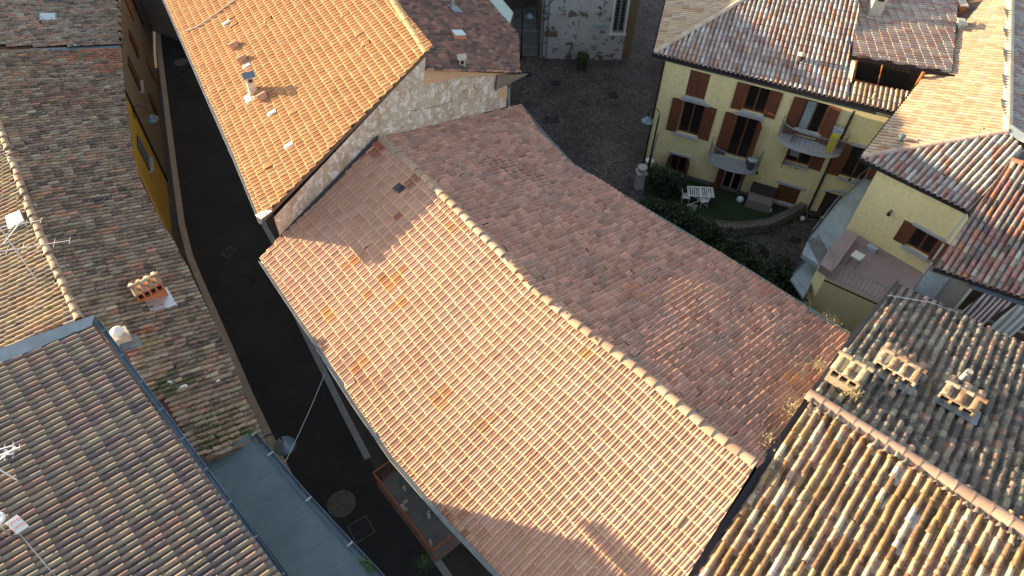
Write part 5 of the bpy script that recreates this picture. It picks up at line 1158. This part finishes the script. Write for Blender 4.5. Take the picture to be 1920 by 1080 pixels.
# rounded ochre corner
cpts = [K3(KL - .25, 0)] + [K3(KL - .25 + .75 * sin(t_), 0, -.75 + .75 * cos(t_)) for t_ in np.linspace(0, pi / 2, 7)] + [K3(KL + .5, 0, -9)]
wallstrip(kh, 'corner_wall', cpts, 'wall_brown', 9)
wallstrip(kh, 'side_wall', [K3(0, 0, 0), K3(0, 0, -9)], 'wall_brown', 9)
f = window(kh, ko, K3, KAX, None, sill=False, lintel=False, frame='sill', depth=.12)
fr = MB(); w_, h_ = ko[1] - ko[0], ko[3] - ko[2]
for k in (-1, 1): fr.box(K3((ko[0] + ko[1]) / 2 + k * (w_ / 2 + .05), (ko[2] + ko[3]) / 2, .02), (.1, .06, h_ + .2), ax=KAX)
fr.box(K3((ko[0] + ko[1]) / 2, ko[2] - .07, .04), (w_ + .3, .14, .14), ax=KAX); fr.build('frame', 'white', f)
gr = MB()
for i in range(1, 6): gr.tube([K3(ko[0] + i * w_ / 6, ko[2], -.04), K3(ko[0] + i * w_ / 6, ko[3], -.04)], .01, 4, False)
for i in range(1, 12): gr.tube([K3(ko[0], ko[2] + i * h_ / 12, -.04), K3(ko[1], ko[2] + i * h_ / 12, -.04)], .008, 4, False)
gr.build('grille', 'iron_grey', f)
ss_, sz_ = ksz(1124, 49.5); sg = MB().box(K3(ss_, sz_, .03), (.95, .03, .28), ax=KAX).build('street_plate', 'conc_blue', kh)
MB().box(K3(ss_, sz_, .046), (.5, .004, .035), ax=KAX).build('lettering', 'dark_ink', sg)
ss_, sz_ = ksz(1033, 63); MB().box(K3(ss_, sz_, .02), (.85, .05, .4), ax=KAX).build('wall_hatch', 'wall_brown', kh)
MB().tube([K3(.12, 9, .07), K3(.12, 0, .07)], .05, 8).build('downpipe', 'lead', kh); MB().tube([K3(.42, 9, .05), K3(.42, 0, .05)], .03, 8).build('downpipe', 'lead', kh)
# passage with gate, and the pale green roof
bx = at(1006, 108, 0); ax_ = at(973, 106, 0)
t = thing('iron_gate', 'dark iron gate closing the narrow passage left of the peeling house', 'gate', (ax_ + bx) / 2)
m_ = MB(); L_ = np.linalg.norm(bx - ax_)
for i in range(13): m_.tube([ax_ + (bx - ax_) * i / 12 + [0, 0, .1], ax_ + (bx - ax_) * i / 12 + [0, 0, 1.9]], .012, 5, False)
for z_ in (.12, .75, 1.9): m_.tube([ax_ + [0, 0, z_], bx + [0, 0, z_]], .025, 6)
m_.build('gate_leaf', 'iron_grey', t); m_ = MB(); m_.box(ax_ + (bx - ax_) * .32 + [0, 0, .42], (L_ * .5, .02, .55), ax=KAX).box(ax_ + (bx - ax_) * .8 + [0, 0, .42], (L_ * .3, .02, .55), ax=KAX).build('gate_panel', 'plast_grey', t)
gr_ = at(912, 0, 6.8), at(943, 0, 6.8), at(963, 24, 6.8), at(953, 56, 6.8)
gh = thing('green_roofed_shed', 'building with a pale green sheet roof tucked behind the dark brown tile slope', 'building', (at(940, 20, 0)))
pp = [at(880, -45, 6.8), at(905, -45, 6.8)]
MB().slab([at(*a, 6.6) for a in [(905, -12), (880, -50), (905, -50), (943, 0), (963, 24), (953, 56)]], (0, 0, 1), .12).build('roof', 'pale_green', gh)
ring_walls(MB(), [(*at(*a, 6.6)[:2], 6.5) for a in [(907, -8), (882, -46), (903, -46), (941, 0), (961, 24), (952, 53)]]).build('wall', 'wall_brown', gh)
gutter(gh, [at(905, -50, 6.58), at(943, 0, 6.58), at(963, 24, 6.58), at(953, 56, 6.58)], 'gutter_dark', -1, .6)
MB().slab([at(*a, .012) for a in [(965, 100), (1008, 105), (1002, -60), (955, -60)]], (0, 0, 1), .01).build('passage', 'conc')['kind'] = 'structure'
dh = thing('far_wall', 'brown wall closing the end of the narrow passage behind the iron gate', 'wall', at(985, -10, 0)); wq0, wq1 = at(950, 20, 0), at(1004, 10, 0)
wallstrip(dh, 'wall_face', [wq0, wq1], 'wall_brown', 3.5)
# ================================================================ STREET FURNITURE, GARDEN, PLANTS
def lamp_post(name, label, base, h, arm_dir, arm, pole=True, wall_back=None, head=.32, mast_from=0., grp='street lamps'):
    base = np.array(base, float); t = thing(name, label, 'lamp', base, grp); a = np.array([*arm_dir, 0.]); a /= np.linalg.norm(a)
    P_ = []
    if pole: MB().tube([base + [0, 0, mast_from], base + [0, 0, h]], [.055, .04], 10).build('pole', 'black', t)
    top_ = base + [0, 0, h]
    arc = [top_ + a * arm * (1 - cos(pi * i / 10)) / 2 + [0, 0, .45 * sin(pi * i / 10)] for i in range(11)]; arc.append(arc[-1] - [0, 0, .15])
    if wall_back is not None: arc = [arc[0] - a * .05 - [0, 0, .35]] + arc
    MB().tube(arc, .022, 8).build('arm', 'black', t)
    hd = arc[-1] - [0, 0, .14]
    MB().lathe(hd, [(head, -.10), (head * 1.02, -.06), (head * .8, .02), (head * .45, .08), (head * .3, .16), (.05, .2)], 20).build('lamp_hood', 'lead', t, True)
    MB().lathe(hd, [(head * .8, -.12), (head * .8, -.09), (.02, -.09)], 16).build('lamp_glass', 'glassrail', t)
    return t
bl = at(1197, 352, .0)
pl_ = thing('stone_pillar', 'pale carved stone gate pillar at the foot of the tall street lamp beside the garden', 'pillar', bl)
MB().box(bl + [0, 0, .55], (.42, .42, 1.1), radians(10)).build('shaft', 'stone_pale', pl_)
MB().box(bl + [0, 0, 1.14], (.56, .56, .1), radians(10)).build('cornice', 'stone_pale', pl_)
MB().lathe(bl + [0, 0, 1.19], [(.14, 0), (.2, .05), (.13, .1), (.26, .2), (.28, .3), (.2, .34), (.1, .36)], 18).build('urn', 'stone_pale', pl_, True)
lb = at(1201, 345, 0); lamp_post('street_lamp', 'tall black street lamp with a hooked arm beside the yellow house corner and stone pillar', lb + [.25, .1, 0], 4.5, (-1, .1), .55)
MB_ = MB().tube([at(1213, 330, 0), at(1213, 330, 0) + [.1, 0, 3.0]], .03, 6); tag(MB_.build('metal_pole', 'iron_grey'), 'thin grey metal pole just right of the tall street lamp', 'pole')
l3 = at(977, 112, 0); lamp_post('street_lamp', 'street lamp rising beside the dark brown roof corner at the narrow passage', l3, 3.4, (1, .1), .45, head=.28)
wl1 = WP[4] + np.array([.05, -.3, 0]); lamp_post('street_lamp', 'wall lamp on a curled bracket above the alley, next to the yellow and stone walls', at(250, 212, 5.0) * [1, 1, 0] + [0, 0, 0], 5.0, (1, 0), .8, False, True)
lamp_post('street_lamp', 'dark wall lamp over the alley at the top end of the grey flat roof', (at(498, 828, 5.0) * [1, 1, 0]), 5.0, (1, .1), .55, False, True, head=.36)
# overhead cables
def cable(a, b, label, r=.012, sag=.1, mat='alu'):
    a, b = np.array(a, float), np.array(b, float); P_ = [a + (b - a) * t_ - [0, 0, sag * sin(pi * t_)] for t_ in np.linspace(0, 1, 14)]
    return tag(MB().tube(P_, r, 5).build('overhead_cable', mat), label, 'cable', 'cables slung across the alley')
cable(at(614, 688, 6.0), at(534, 868, 6.3), 'bright overhead cable slung across the alley from the pink roof to the flat roof', .008)
cable(at(700, 810, 5.2), at(570, 895, 5.6), 'faint overhead cable across the alley below the bright one', .004, .05, 'black')
# potted bush
def shrub(name, label, c, rx, ry, rz, n, mat='leaf', ls=.09, cat='shrub', group=None, stems=6):
    t = thing(name, label, cat, c, group); m_ = MB(); c = np.array(c, float); cl = [(RNG.normal(0, .42, 3)) for _ in range(14)]
    for i in range(n):
        k = cl[RNG.integers(14)]; p = k + RNG.normal(0, .26, 3); r_ = np.linalg.norm(p)
        if r_ > 1.15: p *= 1.1 / r_
        q_ = c + np.array([p[0] * rx, p[1] * ry, rz * .95 + p[2] * rz]); 
        if q_[2] < .05: continue
        a = RNG.normal(0, 1, 3); a /= np.linalg.norm(a); b = np.cross(a, RNG.normal(0, 1, 3)); b /= np.linalg.norm(b); l_ = ls * RNG.uniform(.6, 1.4)
        m_.add([q_ - a * l_, q_ - b * l_ * .4, q_ + a * l_, q_ + b * l_ * .4], [(0, 1, 2, 3)])
    m_.build('foliage', mat, t); s_ = MB()
    for i in range(stems): s_.tube([c + RNG.normal(0, .05, 3) * [1, 1, 0], c + np.array([RNG.normal(0, rx * .4), RNG.normal(0, ry * .4), rz * 1.2])], [.03, .01], 5)
    s_.build('stem', 'bark', t); return t
pc = at(1090, 128, 0)
t = thing('planter', 'dark square planter standing by the wall of the peeling house', 'planter', pc)
m_ = MB(); 
for k in (-1, 1): m_.box(pc + [k * .28, 0, .25], (.05, .6, .5)).box(pc + [0, k * .28, .25], (.51, .05, .5))
m_.box(pc + [0, 0, .2], (.5, .5, .36)); m_.build('box', 'plast_dark', t)
shrub('potted_bush', 'round bright green bush growing in the dark planter at the peeling house', pc + [0, 0, .4], .42, .42, .42, 1500, 'leaf2', .06, 'bush')
# garden
gp = [(1205, 372), (1240, 385), (1295, 403), (1340, 415), (1370, 419), (1405, 417), (1440, 412), (1475, 396), (1508, 376)]
gw_ = [at(a, b, .62) * [1, 1, 0] for a, b in gp]; gwall = MB(); 
for i in range(len(gw_) - 1):
    a, b = gw_[i], gw_[i + 1]; d = (b - a) / np.linalg.norm(b - a); o_ = np.array([d[1], -d[0], 0]) * .30
    gwall.add([a, b, b + o_, a + o_, a + [0, 0, .62], b + [0, 0, .62], b + o_ + [0, 0, .6], a + o_ + [0, 0, .6]], [(0, 1, 5, 4), (2, 3, 7, 6), (4, 5, 6, 7), (0, 4, 7, 3), (1, 2, 6, 5)])
tg = thing('garden_wall', 'curved low rubble stone wall around the little lawn', 'wall', gw_[3]); gwall.build('stonework', 'stone_dark', tg)
rails = MB(); 
for i in range(len(gw_) - 1): rails.tube([gw_[i] + [0, 0, .70], gw_[i + 1] + [0, 0, .70]], .018, 5)
rails.build('top_rail', 'plast_grey', tg)
rk = MB()
for i in range(900):
    k = RNG.integers(len(gw_) - 1); f_ = RNG.random(); a, b = gw_[k], gw_[k + 1]; d = (b - a) / np.linalg.norm(b - a); o_ = np.array([d[1], -d[0], 0])
    c = a + (b - a) * f_ + o_ * (.30 if RNG.random() < .7 else RNG.uniform(.02, .28)) + [0, 0, RNG.uniform(.03, .57)]
    if RNG.random() < .3: c = a + (b - a) * f_ + o_ * RNG.uniform(.03, .27) + [0, 0, .6]
    s_ = RNG.uniform(.05, .12); V = [c + RNG.normal(0, 1, 3) / 2.2 * s_ for _ in range(7)]; bm = bmesh.new()
    for v in V: bm.verts.new(v)
    r_ = bmesh.ops.convex_hull(bm, input=bm.verts); bm.verts.index_update(); vs = [tuple(v.co) for v in bm.verts]; ix = {v: n for n, v in enumerate(bm.verts)}
    rk.add(vs, [tuple(ix[v] for v in f.verts) for f in bm.faces]); bm.free()
rk.build('rubble', 'stone_dark', tg)
lawn = [p + [0, 0, .03] for p in gw_] + [F3(8.6, .03, 0), F3(.3, .03, 0)]
structure(MB().slab([np.array([p[0], p[1], .02]) for p in lawn], (0, 0, 1), .03).build('lawn', 'grass'))
gm = MB(); L2 = [(p[0], p[1]) for p in lawn]; xs = np.array(L2)
pts_ = RNG.uniform(xs.min(0), xs.max(0), (9000, 2)); pts_ = pts_[inpoly(L2, pts_[:, 0], pts_[:, 1])]
for x, y in pts_:
    a = RNG.normal(0, .015, 2); gm.add([(x, y, .02), (x + a[0], y + a[1], .02), (x + RNG.normal(0, .03), y + RNG.normal(0, .03), .02 + RNG.uniform(.04, .09))], [(0, 1, 2)])
tag(gm.build('grass', 'grass'), 'short dark green grass of the walled lawn', 'grass', kind='stuff')
# garden table
def gtable(c, az, label):
    t = thing('garden_table', label, 'table', c); u = np.array([cos(az), sin(az), 0]); v = np.array([-sin(az), cos(az), 0]); A = (u, v, np.array([0, 0, 1.])); m_ = MB()
    for k in (-1, 1):
        m_.box(c + v * k * .37 + [0, 0, .72], (1.4, .06, .03), ax=A); m_.box(c + u * k * .67 + [0, 0, .72], (.06, .68, .03), ax=A)
    m_.box(c + [0, 0, .72], (.05, .68, .028), ax=A)
    for i in range(12): m_.box(c + u * (-.6 + i * 1.2 / 11) + [0, 0, .722], (.05, .68, .02), ax=A)
    m_.build('table_top', 'white', t)
    for k in (-1, 1):
        for s_ in (-1, 1): MB().tube([c + u * s_ * .5 + v * k * .3, c - u * s_ * .45 + v * k * .3 + [0, 0, .7]], .022, 6).build('leg', 'white', t)
    return t
gtable(at(1308, 378, .0), radians(-3), 'white slatted folding garden table on the walled lawn')
def gchair(c, az, label, mat='offwhite'):
    t = thing('garden_chair', label, 'chair', c, 'chairs round the garden table'); u = np.array([cos(az), sin(az), 0]); v = np.array([-sin(az), cos(az), 0]); A = (u, v, np.array([0, 0, 1.])); m_ = MB()
    MB().box(c + [0, 0, .43], (.44, .42, .035), ax=A).build('seat', mat, t)
    bk = c - v * .21; MB().slab([bk - u * .22 + [0, 0, .48], bk + u * .22 + [0, 0, .48], bk - v * .08 + u * .22 + [0, 0, .88], bk - v * .08 - u * .22 + [0, 0, .88]], -v, .025).build('backrest', mat, t)
    for i in (-1, 1):
        for j in (-1, 1): MB().tube([c + u * i * .2 + v * j * .19, c + u * i * .19 + v * j * .18 + [0, 0, .42]], .015, 5).build('leg', 'chrome' if mat != 'white' else mat, t)
    return t
gchair(at(1293, 400, 0), radians(-5), 'beige garden chair with its back to the stone wall, in front of the white table')
gchair(at(1283, 378, 0), radians(-95), 'white garden chair at the left end of the white table', 'white')
gchair(at(1316, 385, 0), radians(100), 'white garden chair at the right end of the white table', 'white')
# storage box
sc_ = at(1420, 388, 0); az = atan2(fdir[1], fdir[0])
t = thing('storage_box', 'grey-brown garden storage box with its dark lid propped open against the yellow wall', 'box', sc_)
MB().box(sc_ + [0, 0, .3], (1.3, .62, .58), az).build('body', 'plast_grey', t)
u = np.array([cos(az), sin(az), 0]); v = np.array([-sin(az), cos(az), 0]); lh0 = sc_ + v * .32 + [0, 0, .6]
MB().slab([lh0 - u * .65, lh0 + u * .65, lh0 + u * .65 + v * .1 + [0, 0, .62], lh0 - u * .65 + v * .1 + [0, 0, .62]], -v, .04).build('lid', 'plast_dark', t)
def ball(px, py, r, mat, label, z=0): 
    c = at(px, py, z) + [0, 0, r]; return tag(MB().lathe(c, [(max(.001, r * sin(pi * i / 10)), -r * cos(pi * i / 10)) for i in range(11)], 18).build('ball', mat, None, True), label, 'ball', 'balls left about the garden')
ball(1386, 379, .2, 'ballw', 'pale blue ball on the lawn left of the storage box', .03)
ball(1442, 397, .13, 'ballw', 'small pale ball on the lawn right of the storage box', .03)
ball(1503, 413, .14, 'white', 'white ball on the path outside the stone wall by the pushchair')
pcx = at(1522, 408, 0); t = thing('bicycle_trailer', 'small bright-framed cart lying by the wall under the arched door', 'cart', pcx); m_ = MB()
m_.tube([pcx + [-.35, -.2, .1], pcx + [-.3, .25, .35], pcx + [.1, .3, .5]], .02, 6).tube([pcx + [.3, -.25, .1], pcx + [.35, .2, .4], pcx + [.15, .35, .5]], .02, 6).tube([pcx + [-.35, -.2, .1], pcx + [.3, -.25, .1]], .02, 6)
m_.build('frame', 'chrome', t); MB().box(pcx + [0, .02, .2], (.5, .4, .25), .3).build('seat', 'plast_dark', t)
for k in (-1, 1): MB().lathe(pcx + [k * .3, -.05, .13], [(.13, -.02), (.13, .02)], 18, (np.array([0, 1., 0]), np.array([0, 0, 1.]), np.array([1., 0, 0]))).build('wheel', 'black', t)
# bench / dog box by wall
bx_ = at(1452, 388, 0); t = thing('wooden_rack', 'small wooden rack between the storage box and the closed shutters', 'rack', bx_)
for k in (0, 1): MB().tube([bx_ + [k * .3, 0, 0], bx_ + [.1 + k * .5, .15, .55]], .02, 5).build('slat', 'wood_orange', t)
# shrubs
for (px, py, rx, ry, rz, n, lb_) in [(1232, 350, .75, .7, .95, 2600, 'large dark bush inside the garden beside the lamp post and stone pillar'), (1262, 352, .6, .55, .75, 1800, 'dark bush inside the garden in front of the small ground floor window')]:
    shrub('garden_bush', lb_, at(px, py + 12, 0), rx, ry, rz, n, 'leaf', .07, 'bush', 'bushes in the walled garden')
hd_ = [((1215, 420), .7, 1.0, 'leafy shrub nearest the stone pillar in the hedge along the pink roof'), ((1262, 432), .7, 1.1, 'second shrub from the pillar in the hedge along the pink roof'), ((1302, 455), .7, 1.1, 'hedge shrub in front of the white table side of the stone wall'), ((1345, 480), .7, 1.0, 'hedge shrub below the lowest bend of the stone wall'), ((1392, 505), .75, 1.1, 'hedge shrub beside the path just past the stone wall bend'),
       ((1440, 540), .8, 1.25, 'hedge shrub in the middle of the dark path edge'), ((1490, 570), .8, 1.3, 'hedge shrub just before the glazed canopy'), ((1530, 592), .7, 1.5, 'hedge shrub against the yellow terrace wall'), ((1562, 615), .55, 1.1, 'last hedge shrub at the far corner of the pink roof')]
for (a, r_, h_, lb_) in hd_: shrub('hedge_shrub', lb_, at(a[0], a[1], 0), r_ * 1.35, r_ * 1.35, h_ * .72, 3200, 'leaf', .085, 'shrub', 'shrubs in the hedge along the pink roof')
hc = at(1219, 298, 1.0); tag(MB().lathe(hc - [0, 0, .2], [(.2, 0), (.24, .12), (.1, .2)], 14).build('white_basin', 'white'), 'white basin shape at the yellow house corner above the bushes', 'basin')
